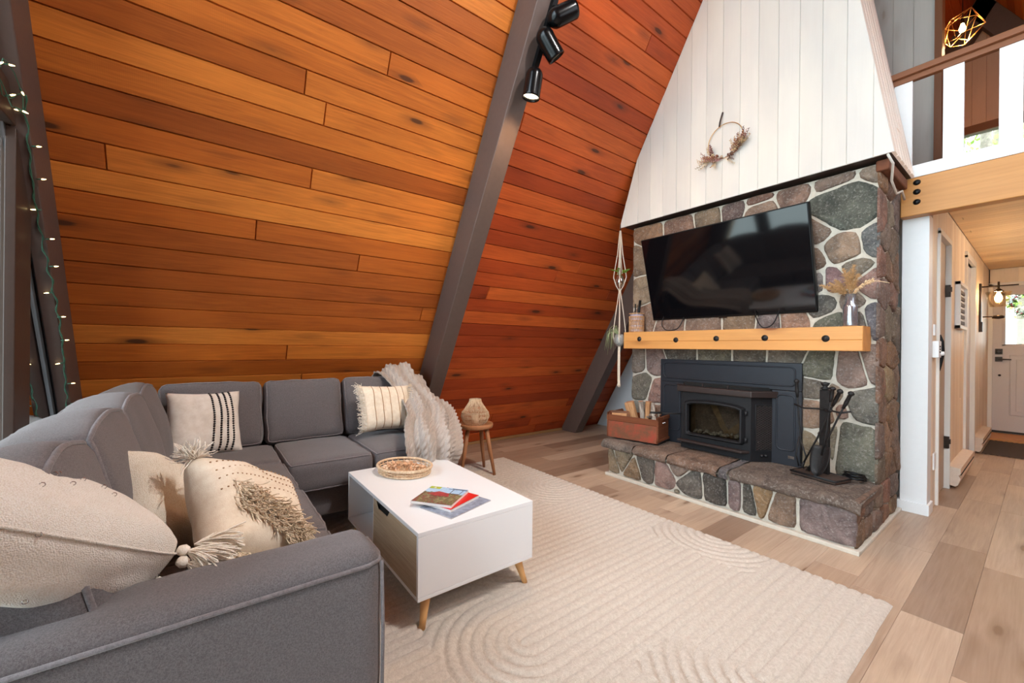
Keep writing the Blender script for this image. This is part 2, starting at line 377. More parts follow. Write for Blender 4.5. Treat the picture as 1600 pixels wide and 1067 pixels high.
# loft floor slab, hall ceiling, beam
XH = -.5
box1('loft_slab', (XH-.13, 3.0, 4.02, YF, 2.31, 2.36), M_trimwhite, kind='structure').name = 'ceiling_joists'
mb = MB(); F = frame_m((0, 0, 2.29), (1, 0, 0), (0, 1, 0), (0, 0, -1)); planks(mb, F, [(XH, 4.05), (2.9, 4.05), (2.9, YF), (XH, YF)], .089, (1.8, 3.4), gdepth=.006, groove=.004, seed=3)
mb.build('ceiling', board_mat('hall_ceiling_boards', [(0, lin((226, 190, 146))), (1, lin((238, 206, 164)))], rough=.5, grain=.12, knots=False), kind='structure')
Fb = frame_m((0, 3.93, 0), (1, 0, 0), (0, 0, 1), (0, -1, 0))
mb = MB(); planks(mb, Fb, [(-.636, 2.09), (2.95, 2.09), (2.95, 2.352), (-.636, 2.352)], .262, (9, 10), phase=2.09, groove=.004, gdepth=.004, seed=4)
mb.box(-.636, 2.95, 3.934, 4.02, 2.09, 2.352)
beam = mb.build('trim_12', M_pine, kind='structure')
for z in (2.315, 2.25, 2.18):
    mb = MB(); mb.lathe([(0, .012), (.012, .012), (.017, .006), (.02, 0), (.02, -.004)], 14, M=frame_m((-.553, 3.93, z), (1, 0, 0), (0, 0, 1), (0, -1, 0)))
    mb.build('beam_bolt', M_black, beam)
# hall left wall with two door openings
mb = MB(); F = frame_m((XH, 0, 0), (0, 1, 0), (0, 0, 1), (1, 0, 0))
for y0, y1, z0, z1 in ((4.16, 4.40, 0, 2.29), (4.98, 6.05, 0, 2.29), (6.85, YF, 0, 2.29), (4.40, 4.98, 2.04, 2.29), (6.05, 6.85, 2.08, 2.29)):
    planks(mb, F, [(y0, z0), (y1, z0), (y1, z1), (y0, z1)], .115, (9, 10), axis=1, phase=4.1, gdepth=.005, groove=.004, seed=2)
mb.build('wall_hall', M_cream_board, kind='structure')
mb = MB()
for y0, y1, z0, z1 in ((4.16, 4.40, 0, 2.29), (4.98, 6.05, 0, 2.29), (6.85, YF, 0, 2.29), (4.40, 4.98, 2.04, 2.29), (6.05, 6.85, 2.08, 2.29)): mb.box(XH-.1, XH-.008, y0, y1, z0, z1)
mb.build('wall_hall_core', M_trimwhite, kind='structure')
# white end column of the partition, skirting
col = box1('trim_13', (-.64, XH, 4.02, 4.16, 0, 2.10), M_white, kind='structure', bevel=.003)
box1('baseboard_hall', (-.655, XH+.012, 4.005, 4.17, 0, .075), M_white, kind='structure', bevel=.003)
mb = MB(); mb.box(XH, XH+.012, 4.98, 5.04, 0, .12); mb.box(XH, XH+.012, 6.92, 7.0, 0, .1); mb.build('baseboard_hall_rear', M_trimwhite, kind='structure')
# door 1: beige flush door in the hall wall with hinges
d1 = box1('door_1', (XH-.045, XH-.02, 4.42, 4.965, .01, 2.03), board_mat('beige_door_boards', [(0, lin((186, 166, 146))), (1, lin((192, 172, 152)))], rough=.5, knots=False, grain=.1), kind='structure')
for z in (.385, 1.65):
    mb = MB(); mb.box(XH-.02, XH+.006, 4.95, 5.0, z-.05, z+.05); mb.tube([(XH+.004, 4.968, z-.05), (XH+.004, 4.968, z+.05)], .009, 8); mb.box(XH+.004, XH+.02, 4.935, 4.965, z-.008, z+.03); mb.build('door_hinge', M_nickel, d1)
mb = MB()
for y in (4.39, 4.975): mb.box(XH-.1, XH+.014, y-.012, y+.018, 0, 2.05)
mb.box(XH-.1, XH+.014, 4.378, 4.99, 2.03, 2.07); mb.build('door_frame', M_trimwhite, d1)
# door 2: opening with white casing, door ajar inside
mb = MB()
for y in (6.04, 6.84): mb.box(XH-.1, XH+.018, y-.03, y+.035, 0, 2.1)
mb.box(XH-.1, XH+.018, 6.01, 6.875, 2.08, 2.14); mb.build('door_2', M_trimwhite, kind='structure')
d2 = box1('door_3', (XH-.05, XH-.02, 6.07, 6.81, .01, 2.07), plain('cool_white_door', (214, 214, 220), .5), kind='structure')
# rooms behind the hall partition (closes the space left of it)
box1('wall_closet', (-2.45, -.64, 4.25, 4.33, 0, 2.3), M_trimwhite, kind='structure')
# white return wall left of the chimney
mb = MB(); y0 = 4.72; pts = [(-4.08, 0), (-2.3, 0), (-2.3, 2.6), (-2.6, 2.6)]
mb.add([(XW+.02, y0, 0), (-2.3, y0, 0), (-2.3, y0, 3.1), (XW+SL*3.1, y0, 3.1), (XW+.02, y0+.08, 0), (-2.3, y0+.08, 0), (-2.3, y0+.08, 3.1), (XW+SL*3.1, y0+.08, 3.1)], [(0, 1, 2, 3), (4, 7, 6, 5), (1, 5, 6, 2)])
mb.build('wall_chimney_return', plain('pale_grey_wall', (196, 200, 204), .6, nz=.02), kind='structure')
# entry door
dd = MB(); dd.box(-.46, .45, YF-.01, YF+.03, .03, 2.03)
M_door = plain('grey_white_door', (200, 192, 190), .45, nz=.01)
dd = MB(); Z = (.03, 1.19, 1.25, 1.98, 2.05)
XD0, XD1 = -.46, .44; WX0, WX1 = -.355, .335
for b in ((XD0, XD1, .03, 1.24), (XD0, WX0, 1.24, 1.93), (WX1, XD1, 1.24, 1.93), (XD0, XD1, 1.93, 2.04)): dd.box(b[0], b[1], YF-.02, YF+.025, b[2], b[3])
door = dd.build('door_4', M_door, kind='structure')
mb = MB()
for x0, x1 in ((-.31, -.04), (.02, .29)):
    for a in ((x0, x1, .28, .29), (x0, x1, 1.09, 1.10), (x0, x0+.012, .28, 1.1), (x1-.012, x1, .28, 1.1)): mb.box(a[0], a[1], YF-.032, YF-.018, a[2], a[3])
    mb.box(x0+.06, x1-.06, YF-.03, YF-.018, .34, 1.04)
mb.build('door_panel', M_door, door, bevel=.004)
box1('door_glass', (WX0, WX1, YF, YF+.006, 1.24, 1.93), M_glass, door)
mb = MB(); 
for a in ((WX0-.02, WX1+.02, 1.22, 1.25), (WX0-.02, WX1+.02, 1.915, 1.95), (WX0-.02, WX0+.01, 1.22, 1.95), (WX1-.01, WX1+.02, 1.22, 1.95)): mb.box(a[0], a[1], YF-.03, YF, a[2], a[3])
mb.build('door_window_frame', M_door, door, bevel=.004)
mb = MB(); mb.box(-.435, -.37, YF-.04, YF-.02, 1.11, 1.185); mb.lathe([(0, .04), (.02, .04), (.026, .02), (.026, 0)], 16, M=frame_m((-.4025, YF-.035, 1.147), (1, 0, 0), (0, 0, 1), (0, -1, 0))); mb.build('deadbolt', M_nickel, door, bevel=.002)
mb = MB(); mb.box(-.435, -.37, YF-.04, YF-.02, 1.01, 1.075); mb.tube([(-.4025, YF-.03, 1.042), (-.4025, YF-.075, 1.042)], .011, 10); mb.tube([(-.4025, YF-.07, 1.042), (-.29, YF-.07, 1.04)], [.01, .007], 10); mb.build('door_lever', M_nickel, door, bevel=.002)
mb = MB(); mb.lathe([(0, .006), (.012, .004), (.014, 0)], 12, M=frame_m((-.395, YF-.02, .82), (1, 0, 0), (0, 0, 1), (0, -1, 0))); mb.build('door_stop', M_nickel, door)
mb = MB(); mb.box(-.5, -.46, YF-.05, YF+.03, 0, 2.08); mb.box(.44, .48, YF-.05, YF+.03, 0, 2.08); mb.box(-.5, .48, YF-.05, YF+.03, 2.04, 2.09); mb.build('door_frame', M_trimwhite, door)
box1('door_bottom_sweep', (-.46, .44, YF-.035, YF+.02, .035, .062), M_nickel, door)
box1('door_sill', (-.5, .48, 8.12, YF+.02, -.002, .03), M_pine, door, bevel=.004)
# loft room: whitewashed wall, trim
mb = MB(); F = frame_m((0, 5.0, 0), (1, 0, 0), (0, 0, 1), (0, -1, 0))
planks(mb, F, [(-2.6, 2.36), (-.60, 2.36), (-.60, 5.9), (-.75, 5.6), (-2.6, 2.6)], .135, (9, 10), axis=1, phase=-.735, gdepth=.006, groove=.003)
mb.box(-2.6, -.6, 5.01, 5.1, 2.36, 5.0); mb.build('wall_loft_front', M_grey_board, kind='structure')
box1('trim_14', (-.60, -.555, 4.97, 5.12, 2.36, 5.6), M_rail, kind='structure')
mb = MB(); mb.box(-.6, 2.9, 3.95, YF, 2.358, 2.366); mb.build('floor_loft', M_floor, kind='structure')
# loft guard: kerb board, balusters, rail
guard = thing('loft_railing', 'white board railing with brown wooden handrail along the loft edge above the pine beam', 'railing', (-.6, 3.95, 2.35))
def local(o, root): o.matrix_parent_inverse = root.matrix_world.inverted(); return o
guard.location = (0, 0, 0)
box1('kerb_board', (-.605, 2.9, 3.925, 3.955, 2.352, 2.437), M_white, guard, bevel=.002)
x = -.672
for k in range(9):
    x0 = (-.675, -.432, -.191, .05, .29, .53, .77, 1.01, 1.25)[k]
    box1('baluster', (x0, x0+.095, 3.935, 3.96, 2.43, 3.045), M_white, guard, bevel=.002)
mb = MB(); F = frame_m((0, 0, 0), (1, 0, 0), (0, 0, 1), (0, -1, 0))
for z0, z1, y0, y1 in ((3.035, 3.072, 3.925, 3.965), (3.072, 3.112, 3.90, 3.99)):
    b0 = len(mb.v); mb.box(-.70, 2.3, y0, y1, z0, z1)
mb.build('handrail', M_rail, guard, bevel=.004)

# ------------------------------------------------------------------ fieldstone chimney
def stone_mat():
    t = NT('fieldstone'); v = t.coord(); a = attr_col(t)
    n1 = t.noise(v, 9, 6, .65, .6); n2 = t.noise(v, 70, 4, .7); n3 = t.noise(v, 260, 2, .5)
    c = t.mix(t.ramp(n1, [(.35, (0, 0, 0)), (.65, (1, 1, 1))]), t.mix(1, a, (.62, .60, .60), 'MULTIPLY'), t.mix(1, a, (1.35, 1.3, 1.25), 'MULTIPLY'))
    c = t.mix(t.math('MULTIPLY', t.ramp(n2, [(.52, (0, 0, 0)), (.7, (1, 1, 1))]), .4), c, (.55, .52, .48))
    c = t.mix(t.math('MULTIPLY', t.ramp(n3, [(.55, (0, 0, 0)), (.75, (1, 1, 1))]), .35), c, (.02, .02, .022))
    t.set(c, .85, 0, .3); t.bump(t.math('ADD', t.math('MULTIPLY', n1, 1.0), t.math('MULTIPLY', n2, .45)), .9, .03); return t.m
M_stone = stone_mat()
def stones(mb, F, outline, seeds, mortar=.0085, h=.022, seed=1, colj=.08, jit=.012):
    """seeds: (u,v,(r,g,b)[,weight])"""
    rr = random.Random(seed)
    for i, s_ in enumerate(seeds):
        p = ccw(list(outline)); ux, vx = s_[0], s_[1]; w0 = s_[3] if len(s_) > 3 else 0
        for j, q in enumerate(seeds):
            if i == j: continue
            dx, dy = q[0]-ux, q[1]-vx; d = math.hypot(dx, dy)
            if d < 1e-6 or d > 1.6: continue
            w1 = q[3] if len(q) > 3 else 0
            m = d/2+(w0-w1)/2 - mortar*rr.uniform(.45, 1.1)
            p = clip(p, ux+dx/d*m, vx+dy/d*m, dx/d, dy/d)
            if len(p) < 3: break
        if len(p) < 3: continue
        p = dedupe(p, .012)
        if len(p) < 3: continue
        p = ccw(p)
        # shrink a touch at outline edges is not needed; round corners
        pts = []
        for k in range(len(p)):
            a = Vector(p[k]); b = Vector(p[(k+1) % len(p)]); n = max(2, int((b-a).length/.035))
            for t in range(n): pts.append(a.lerp(b, t/n))
        for it in range(1):
            pts = [(pts[k-1]+pts[k]*2+pts[(k+1) % len(pts)])/4 for k in range(len(pts))]
        c = sum(pts, Vector((0, 0)))/len(pts); n = len(pts); off = rr.uniform(0, 99)
        def nz(x, sc): return mnoise.noise(Vector((x[0]*sc+off, x[1]*sc, off)))
        g_ = (128, 114, 102); col = tuple(max(0, x*(1+rr.uniform(-colj, colj))) for x in lin(tuple(a_*.68+b_*.32 for a_, b_ in zip(s_[2], g_))))
        hh = h*rr.uniform(.7, 1.25); vs = []
        tx, ty = rr.uniform(-.12, .12), rr.uniform(-.12, .12)
        for sc_, zz in ((1.0, -.012), (.985, .25), (.95, .72), (.85, .95), (.62, 1.05), (.34, 1.1)):
            for x in pts:
                d = x-c; y = c+d*sc_*(1+nz(x, 22)*jit*4*(1 if sc_ > .8 else .3))
                z = zz*hh if zz > 0 else zz
                if zz > .3: z += nz(y, 12)*hh*.55 + nz(y, 30)*hh*.25 + d.x*sc_*tx*.4+d.y*sc_*ty*.4
                vs.append(F @ Vector((y.x, y.y, max(z, zz*.012))))
        vs.append(F @ Vector((c.x, c.y, hh*1.12)))
        fs = []
        for r_ in range(5):
            for k in range(n): l = (k+1) % n; fs.append((r_*n+k, r_*n+l, (r_+1)*n+l, (r_+1)*n+k))
        for k in range(n): fs.append((5*n+k, 5*n+(k+1) % n, 6*n))
        mb.add(vs, fs, 0, tone=col, smooth=True)
def ray(x, y):
    return _f+_r2*((x-800)/FPX)-_u2*((y-542.05)/FPX)
def on_y(x, y, Y):   # survey helper: where a photographed point lies on a plane y=Y
    d = ray(x, y); t = Y/d.y; return (d.x*t, HCAM+d.z*t)
CX0, CX1, CY0, CY1 = -2.49, -.64, 3.40, 3.94
tan_, brn, gry, dk, ppl, grn, blu, pnk, olv = (158, 128, 104), (128, 98, 80), (122, 118, 114), (82, 80, 80), (134, 112, 108), (112, 110, 98), (98, 106, 116), (166, 136, 122), (118, 108, 88)
SP = [(1013, 366, (160, 122, 92)), (1062, 353, (146, 112, 88)), (1109, 334, olv), (1145, 322, (96, 84, 78)), (1188, 307, brn), (1190, 328, (150, 122, 100)), (1237, 300, (132, 104, 92)), (1312, 274, (120, 104, 92), .03), (1362, 268, (152, 128, 112)),
 (1322, 321, (78, 80, 82), .10), (1284, 362, (136, 114, 98)), (1276, 407, (120, 92, 76)), (1316, 388, (160, 132, 112), .04), (1364, 374, blu), (1302, 437, ppl, .02), (1360, 446, pnk), (1290, 476, (90, 94, 92)), (1306, 503, (92, 96, 88)), (1364, 495, (98, 108, 122)),
 (1330, 420, (150, 134, 120)), (1280, 440, gry), (1330, 470, (140, 120, 110)), (1340, 500, (104, 102, 92)),
 (997, 405, (128, 112, 88)), (1001, 460, (162, 132, 112)), (1010, 495, (150, 120, 98)), (1044, 506, (132, 112, 98)), (1100, 507, (120, 100, 88)), (1160, 503, (128, 104, 88)), (1235, 501, (150, 124, 104)), (1205, 505, gry),
 (996, 566, (136, 122, 108)), (1024, 566, (142, 124, 120)), (1004, 601, (104, 106, 96), .01), (1028, 612, (158, 128, 114)), (1029, 650, tan_), (1005, 650, gry), (1060, 552, (80, 78, 78)), (1121, 553, (108, 96, 86)), (1169, 553, (96, 88, 84)), (1232, 556, (118, 112, 100)),
 (1284, 575, (112, 110, 98), .02), (1330, 580, (146, 118, 112), .03), (1364, 575, (148, 128, 120)), (1277, 608, (116, 104, 96)), (1274, 645, (160, 124, 112), .01), (1320, 642, (146, 112, 98), -.04), (1352, 636, (108, 112, 104), .03), (1338, 699, (106, 106, 100), .07), (1300, 690, (150, 140, 124)), (1268, 699, (158, 144, 118)), (1300, 615, (154, 136, 122), -.02)]
seeds = [on_y(s_[0], s_[1], 3.40)+tuple(s_[2:]) for s_ in SP]
for x_, z_ in ((-2.0, 1.9), (-1.7, 1.6), (-1.4, 1.95), (-1.15, 1.7), (-1.9, .6), (-1.5, .8), (-1.2, .5)): seeds.append((x_, z_, gry))
chim = thing('stone_fireplace', 'floor to hood fieldstone chimney breast with raised stone hearth and pale mortar joints', 'fireplace', (0, 0, 0))
HZ = .31; HY = 2.93
box1('mortar_core', (CX0+.004, CX1-.012, CY0-.004, CY1-.02, 0, 2.33), M_mortar, chim)
box1('hearth_core', (-2.40, CX1-.014, HY+.012, CY0+.02, .0, HZ-.05), M_mortar, chim)
FC = frame_m((0, CY0-.004, 0), (1, 0, 0), (0, 0, 1), (0, -1, 0))
mb = MB(); stones(mb, FC, [(CX0, HZ), (CX1, HZ), (CX1, 2.33), (CX0, 2.33)], seeds, seed=4, h=.015)
mb.build('chimney_face_stones', M_stone, chim)
FS = frame_m((CX1-.012, 0, 0), (0, 1, 0), (0, 0, 1), (1, 0, 0))
rr = random.Random(3); ss = []
bro = [(128, 92, 72), (118, 86, 70), (140, 104, 84), (110, 90, 78), (122, 106, 92), (104, 90, 82), (134, 96, 72), (146, 120, 90)]
for r_ in range(11):
    for c_ in range(3 if r_ % 2 else 2): ss.append((CY0+.06+c_*.2+rr.uniform(-.05, .05)+(.05 if r_ % 2 == 0 else 0), .36+r_*.19+rr.uniform(-.04, .04), rr.choice(bro), rr.uniform(-.02, .03)))
mb = MB(); stones(mb, FS, [(CY0-.03, HZ-.02), (CY1+.02, HZ-.02), (CY1-.02, 2.33), (CY0-.03, 2.33)], ss, mortar=.004, seed=9, h=.017, jit=.015)
ss = []
for r_ in range(2):
    for c_ in range(5): ss.append((HY+.04+c_*.21+rr.uniform(-.06, .06), .08+r_*.15+rr.uniform(-.03, .03), rr.choice(bro)))
stones(mb, FS, [(HY, .02), (CY1+.02, .02), (CY1+.02, HZ-.02), (HY, HZ-.02)], ss, mortar=.006, seed=10, h=.015, jit=.015)
mb.build('chimney_side_stones', M_stone, chim)
FH = frame_m((0, HY+.012, 0), (1, 0, 0), (0, 0, 1), (0, -1, 0))
HP = [(957, 725, (146, 130, 110)), (987, 740, (142, 114, 88)), (1011, 736, (96, 92, 84)), (1037, 744, (156, 126, 118), .02), (1058, 733, (150, 130, 112), -.01), (1078, 762, (92, 90, 90), .03), (1062, 775, (150, 136, 116), -.03), (1118, 770, (58, 60, 62), .03), (1148, 778, (128, 112, 112)), (1168, 784, (70, 72, 74)), (1192, 786, (158, 128, 92)), (1222, 802, (142, 120, 104), .04), (1293, 822, (140, 124, 118), .11), (970, 722, (130, 118, 104), -.01)]
mb = MB(); stones(mb, FH, [(-2.40, .03), (CX1, .03), (CX1, .25), (-2.40, .25)], [on_y(a[0], a[1], HY)+tuple(a[2:]) for a in HP], seed=5, h=.02)
mb.build('hearth_front_stones', M_stone, chim)
# hearth slabs
mb = MB(); xs = [-2.46, -2.12, -1.80, -1.40, -1.33, -.62]; scol = [(116, 106, 98), (118, 100, 88), (122, 100, 86), (108, 104, 106), (104, 92, 84)]
for k in range(5):
    x0, x1 = xs[k]+.006, xs[k+1]-.002; nn = 14; mm = 10
    def top(u, v, x0=x0, x1=x1, k=k):
        e = .028*mnoise.noise(Vector((u*(x1-x0)*9+k*7, 0, 3)))+.012*mnoise.noise(Vector((u*(x1-x0)*30+k*7, 0, 5)))
        yy = (HY-.022+e); s_ = v
        prof = [(0.03, .235), (-.012, .247), (-.018, .275), (-.006, .298), (.02, .312)]
        if v < .4:
            q = v/.4*4; i = min(3, int(q)); f = q-i; a, b = prof[i], prof[i+1]; y = yy+a[0]+(b[0]-a[0])*f; z = a[1]+(b[1]-a[1])*f
        else:
            f = (v-.4)/.6; y = yy+.02+(CY0+.01-yy-.02)*f; z = .312
        x = x0+(x1-x0)*u+.012*mnoise.noise(Vector((u*3, v*5, k*3.3)))
        z += .006*mnoise.noise(Vector((x*7, y*7, 1)))+.003*mnoise.noise(Vector((x*25, y*25, 2)))
        if x1 > -.65 and u > .93: z -= (u-.93)*.35; x = min(x, CX1+.02)
        return (x, y, min(z, .318))
    n0 = len(mb.v); mb.grid(top, 26, 18); c = lin(scol[k])
    for q in range(n0, len(mb.v)): mb.tone[q] = c
mb.has = True
mb.build('hearth_slab', M_stone, chim)
box1('hearth_slab_end', (CX1-.02, CX1+.012, HY, CY0+.02, .24, .30), plain('hearth_end', (104, 84, 72), .9, nz=.3, bump=.8, bscale=40), chim, bevel=.01)
mb = MB(); mb.box(-2.42, CX1+.016, HY-.022, HY+.012, 0, .026); mb.box(CX1-.01, CX1+.016, HY, 4.0, 0, .02); mb.build('hearth_skirting', plain('pale_skirting', (206, 198, 184), .6), chim, bevel=.004)
# white hood above the stone
HDY = 3.30
mb = MB(); F = frame_m((0, HDY, 0), (1, 0, 0), (0, 0, 1), (0, -1, 0))
sx = lambda z: XW+SL*z+.004
hood = [(-2.589, 2.341), (-.562, 2.347), (-1.045, 5.30), (sx(2.95), 2.95)]
planks(mb, F, hood, .132, (9, 10), axis=1, gdepth=.005, groove=.003, seed=14)
mb.build('wall_hood', M_white_board, kind='structure')
# side of the hood: four slim boards running up the rake
def rk(z): return -.553-.1636*(z-2.333)
mb = MB()
Fk = frame_m((-.562, HDY, 2.347), (0, 1, 0), (-.1636, 0, 1), (1, 0, .1636))
planks(mb, Fk, [(0, 0.0), (.62, .0), (.62, 3.0), (0, 3.0)], .103, (9, 10), axis=1, gdepth=.014, groove=.008, seed=15)
mb.build('wall_hood_side', board_mat('taupe_white_boards', [(0, lin((238, 222, 208))), (1, lin((244, 230, 218)))], rough=.5, knots=False, grain=.1), kind='structure')
mb = MB(); mb.add([(-2.56, HDY+.01, 2.35), (-.582, HDY+.01, 2.352), (-1.06, HDY+.01, 5.2), (sx(2.93)+.02, HDY+.01, 2.93), (-2.56, 3.93, 2.35), (-.582, 3.93, 2.352), (-1.06, 3.93, 5.2), (sx(2.93)+.02, 3.93, 2.93)], [(0, 1, 2, 3), (4, 7, 6, 5), (0, 4, 5, 1), (1, 5, 6, 2), (0, 3, 7, 4)])
mb.build('wall_hood_core', M_brown, kind='structure')
mb = MB(); mb.box(CX1-.02, -.595, 3.36, 3.90, 2.27, 2.34); mb.build('trim_15', plain('raw_brown_board', (104, 58, 34), .8, nz=.2), kind='structure', bevel=.01)
c_ = MB(); c_.tube([(-.585, 3.26, 2.325), (-.575, 3.34, 2.29), (-.60, 3.45, 2.22), (-.605, 3.62, 2.18), (-.607, 3.8, 2.24), (-.607, 3.88, 2.2)], .007, 8); tag(c_.build('white_cable', plain('white_cable', (214, 208, 198), .4)), 'white cable hanging below the right edge of the white chimney hood', 'cable')

# ------------------------------------------------------------------ mantel
MZ0, MZ1 = 1.143, 1.298
man = thing('mantel_beam', 'thick honey pine mantel beam with black bolt heads under the television', 'mantel', (-1.57, 3.3, MZ0))
def under(root):  # parts written in world coordinates
    bpy.context.view_layer.update(); return root.matrix_world.inverted()
def W2(root, mb):
    inv = under(root); mb.v = [tuple(inv @ Vector(v)) for v in mb.v]; return mb
mb = MB(); F = frame_m((0, 3.20, 0), (1, 0, 0), (0, 0, 1), (0, -1, 0))
planks(mb, F, [(-2.45, MZ0), (-.68, MZ0), (-.68, 1.212), (-2.45, 1.212)], .4, (9, 10), phase=MZ0-.1, groove=.003, gdepth=.004, seed=21)
planks(mb, F, [(-2.45, 1.2125), (-.68, 1.2125), (-.68, MZ1), (-2.45, MZ1)], .4, (9, 10), phase=MZ0-.1, groove=.003, gdepth=.004, seed=22)
n0 = len(mb.v); mb.box(-2.45, -.68, 3.204, 3.405, MZ0, MZ1)
for q in range(n0, len(mb.v)): v = mb.v[q]; mb.uv[q] = (v[0]+v[2]*.3, v[1]*1.3+v[2]); mb.tone[q] = (.35, .3, .1)
W2(man, mb).build('beam', M_pine, man)
for x, z in ((-2.274, 1.232), (-1.911, 1.221), (-1.569, 1.229), (-1.223, 1.230), (-.866, 1.222)):
    mb = MB(); mb.lathe([(0, .012), (.010, .012), (.012, .004), (.021, .004), (.022, 0), (.02, -.004)], 16, M=frame_m((x, 3.20, z), (1, 0, 0), (0, 0, 1), (0, -1, 0))); W2(man, mb).build('bolt', M_iron, man)
# ------------------------------------------------------------------ television (tilted towards the sofa)
tvT = Vector((0, 3.166, 2.126)); tvB = Vector((0, 3.372, 1.408)); up = (tvT-tvB).normalized(); nn_ = Vector((1, 0, 0)).cross(up).normalized()
tv = thing('television', 'large black flat television tilted forward on the stone chimney above the mantel', 'television', (-1.6, 3.27, 1.41))
FT = frame_m((-1.602, tvB.y, tvB.z), (1, 0, 0), up, nn_); Lh = (tvT-tvB).length; hw = .644
M_screen = NT('television_screen'); M_screen.set((.003, .003, .004), .06, 0, .62); M_screen = M_screen.m
mb = MB(); mb.box(-hw, hw, 0, Lh, -.045, 0, M=FT); W2(tv, mb).build('casing', M_black, tv, bevel=.006)
mb = MB(); mb.box(-hw+.009, hw-.009, .018, Lh-.009, -.002, .0015, M=FT); W2(tv, mb).build('screen', M_screen, tv)
mb = MB(); mb.box(-.03, .03, -.006, .006, -.01, .002, M=FT); W2(tv, mb).build('brand_plate', M_nickel, tv)
mb = MB(); mb.box(-.2, .2, .2, .5, -.075, -.045, M=FT); mb.box(-1.75, -1.45, 3.37, 3.41, 1.6, 1.9); W2(tv, mb).build('wall_bracket', M_black, tv)
def cable(pts, name, label, r=.004):
    m = MB(); P = [Vector(p) for p in pts]; out = []
    for i in range(len(P)-1):
        a, b, c, d = P[max(0, i-1)], P[i], P[i+1], P[min(len(P)-1, i+2)]
        for t in range(6):
            t /= 6; out.append(.5*((2*b)+(c-a)*t+(2*a-5*b+4*c-d)*t*t+(3*b-a-3*c+d)*t**3))
    out.append(P[-1]); m.tube(out, r, 6); return tag(m.build(name, M_black), label, 'cable')
cable([(-2.12, 3.37, 1.47), (-2.14, 3.35, 1.37), (-2.08, 3.34, 1.312), (-1.98, 3.35, 1.33), (-1.93, 3.37, 1.44)], 'television_cable', 'black cable looping down below the left end of the television')
cable([(-1.36, 3.37, 1.47), (-1.33, 3.33, 1.38), (-1.28, 3.32, 1.31), (-1.22, 3.34, 1.34), (-1.19, 3.37, 1.45)], 'television_cable', 'black cable looping down below the right half of the television')

# ------------------------------------------------------------------ wood stove insert
ins = thing('wood_stove_insert', 'black wood burning fireplace insert with glass door and wide steel surround', 'fireplace insert', (-1.6, 3.3, HZ+.004))
def part(name, mb, mat, root, **k): return W2(root, mb).build(name, mat, root, **k)
Y0 = 3.362
mb = MB()
mb.box(-2.157, -1.043, Y0, 3.41, .85, 1.052); mb.box(-2.157, -1.93, Y0, 3.41, HZ, .85); mb.box(-1.235, -1.043, Y0, 3.41, HZ, .85)
part('surround', mb, M_stove, ins, bevel=.006)
def rail_frame(x0, x1, z0, z1, y, r=.006, rad=.03):
    pts = []
    for cx, cz, a0 in ((x1-rad, z1-rad, 0), (x0+rad, z1-rad, 90), (x0+rad, z0+rad, 180), (x1-rad, z0+rad, 270)):
        for a in range(0, 91, 30): pts.append((cx+rad*math.cos(R(a0+a)), y, cz+rad*math.sin(R(a0+a))))
    return pts
for a in ((-2.12, -1.085, .885, 1.02), (-1.20, -1.085, .42, .82), (-2.12, -1.965, .42, .82)):
    mb = MB(); mb.tube(rail_frame(*a, Y0-.001), .006, 6, closed=True); part('surround_moulding', mb, M_stove, ins)
mb = MB(); mb.box(-1.125, -1.085, Y0-.004, Y0, .365, .385); part('maker_plate', mb, M_chrome, ins)
# firebox bay: front flat and angled cheeks
FX0, FX1, FY = -1.875, -1.325, 3.235; SX0, SX1, SY = -1.975, -1.205, 3.40
foot = [(FX0, FY), (FX1, FY), (SX1, SY), (SX0, SY)]
def prism(poly, z0, z1):
    m = MB(); n = len(poly); v = [(p[0], p[1], z0) for p in poly]+[(p[0], p[1], z1) for p in poly]
    m.add(v, [tuple(range(n-1, -1, -1)), tuple(range(n, 2*n))]+[(i, (i+1) % n, n+(i+1) % n, n+i) for i in range(n)]); return m
# body with a firebox opening
OX0, OX1, OZ0, OZ1 = -1.80, -1.40, .455, .70
m = MB(); m.box(FX0, FX1, FY, FY+.02, HZ+.01, OZ0); m.box(FX0, FX1, FY, FY+.02, OZ1, .79); m.box(FX0, OX0, FY, FY+.02, OZ0, OZ1); m.box(OX1, FX1, FY, FY+.02, OZ0, OZ1)
for a, b in (((FX1, FY), (SX1, SY)), ((SX0, SY), (FX0, FY))):
    v = [(a[0], a[1], HZ+.005), (b[0], b[1], HZ+.005), (b[0], b[1], .79), (a[0], a[1], .79), (a[0], a[1]+.02, HZ+.005), (b[0], b[1]+.02, HZ+.005), (b[0], b[1]+.02, .79), (a[0], a[1]+.02, .79)]
    m.add(v, [(0, 1, 2, 3), (4, 7, 6, 5), (0, 3, 7, 4), (1, 5, 6, 2), (2, 6, 7, 3), (0, 4, 5, 1)])
part('firebox_body', m, M_stove2, ins)
m = MB(); m.box(OX0-.04, OX1+.04, FY+.02, FY+.021+.14, OZ0-.03, OZ0-.02); m.box(OX0-.03, OX1+.03, 3.385, 3.39, OZ0-.03, OZ1+.03); m.box(OX0-.04, OX0-.03, FY+.02, 3.39, OZ0-.03, OZ1+.03); m.box(OX1+.03, OX1+.04, FY+.02, 3.39, OZ0-.03, OZ1+.03)
part('firebrick_lining', m, plain('ashy_firebrick', (150, 130, 104), .95, nz=.3, nscale=25), ins)
m = MB(); rr = random.Random(2)
for k in range(70):
    x, y, r_ = rr.uniform(OX0, OX1-.02), rr.uniform(FY+.05, 3.37), rr.uniform(.008, .02); m.lathe([(0, -r_*.5), (r_, 0), (r_*.6, r_*.6), (0, r_*.8)], 6, c=(x, y, OZ0-.01+rr.uniform(0, .02)+max(0, x+1.6)*.08))
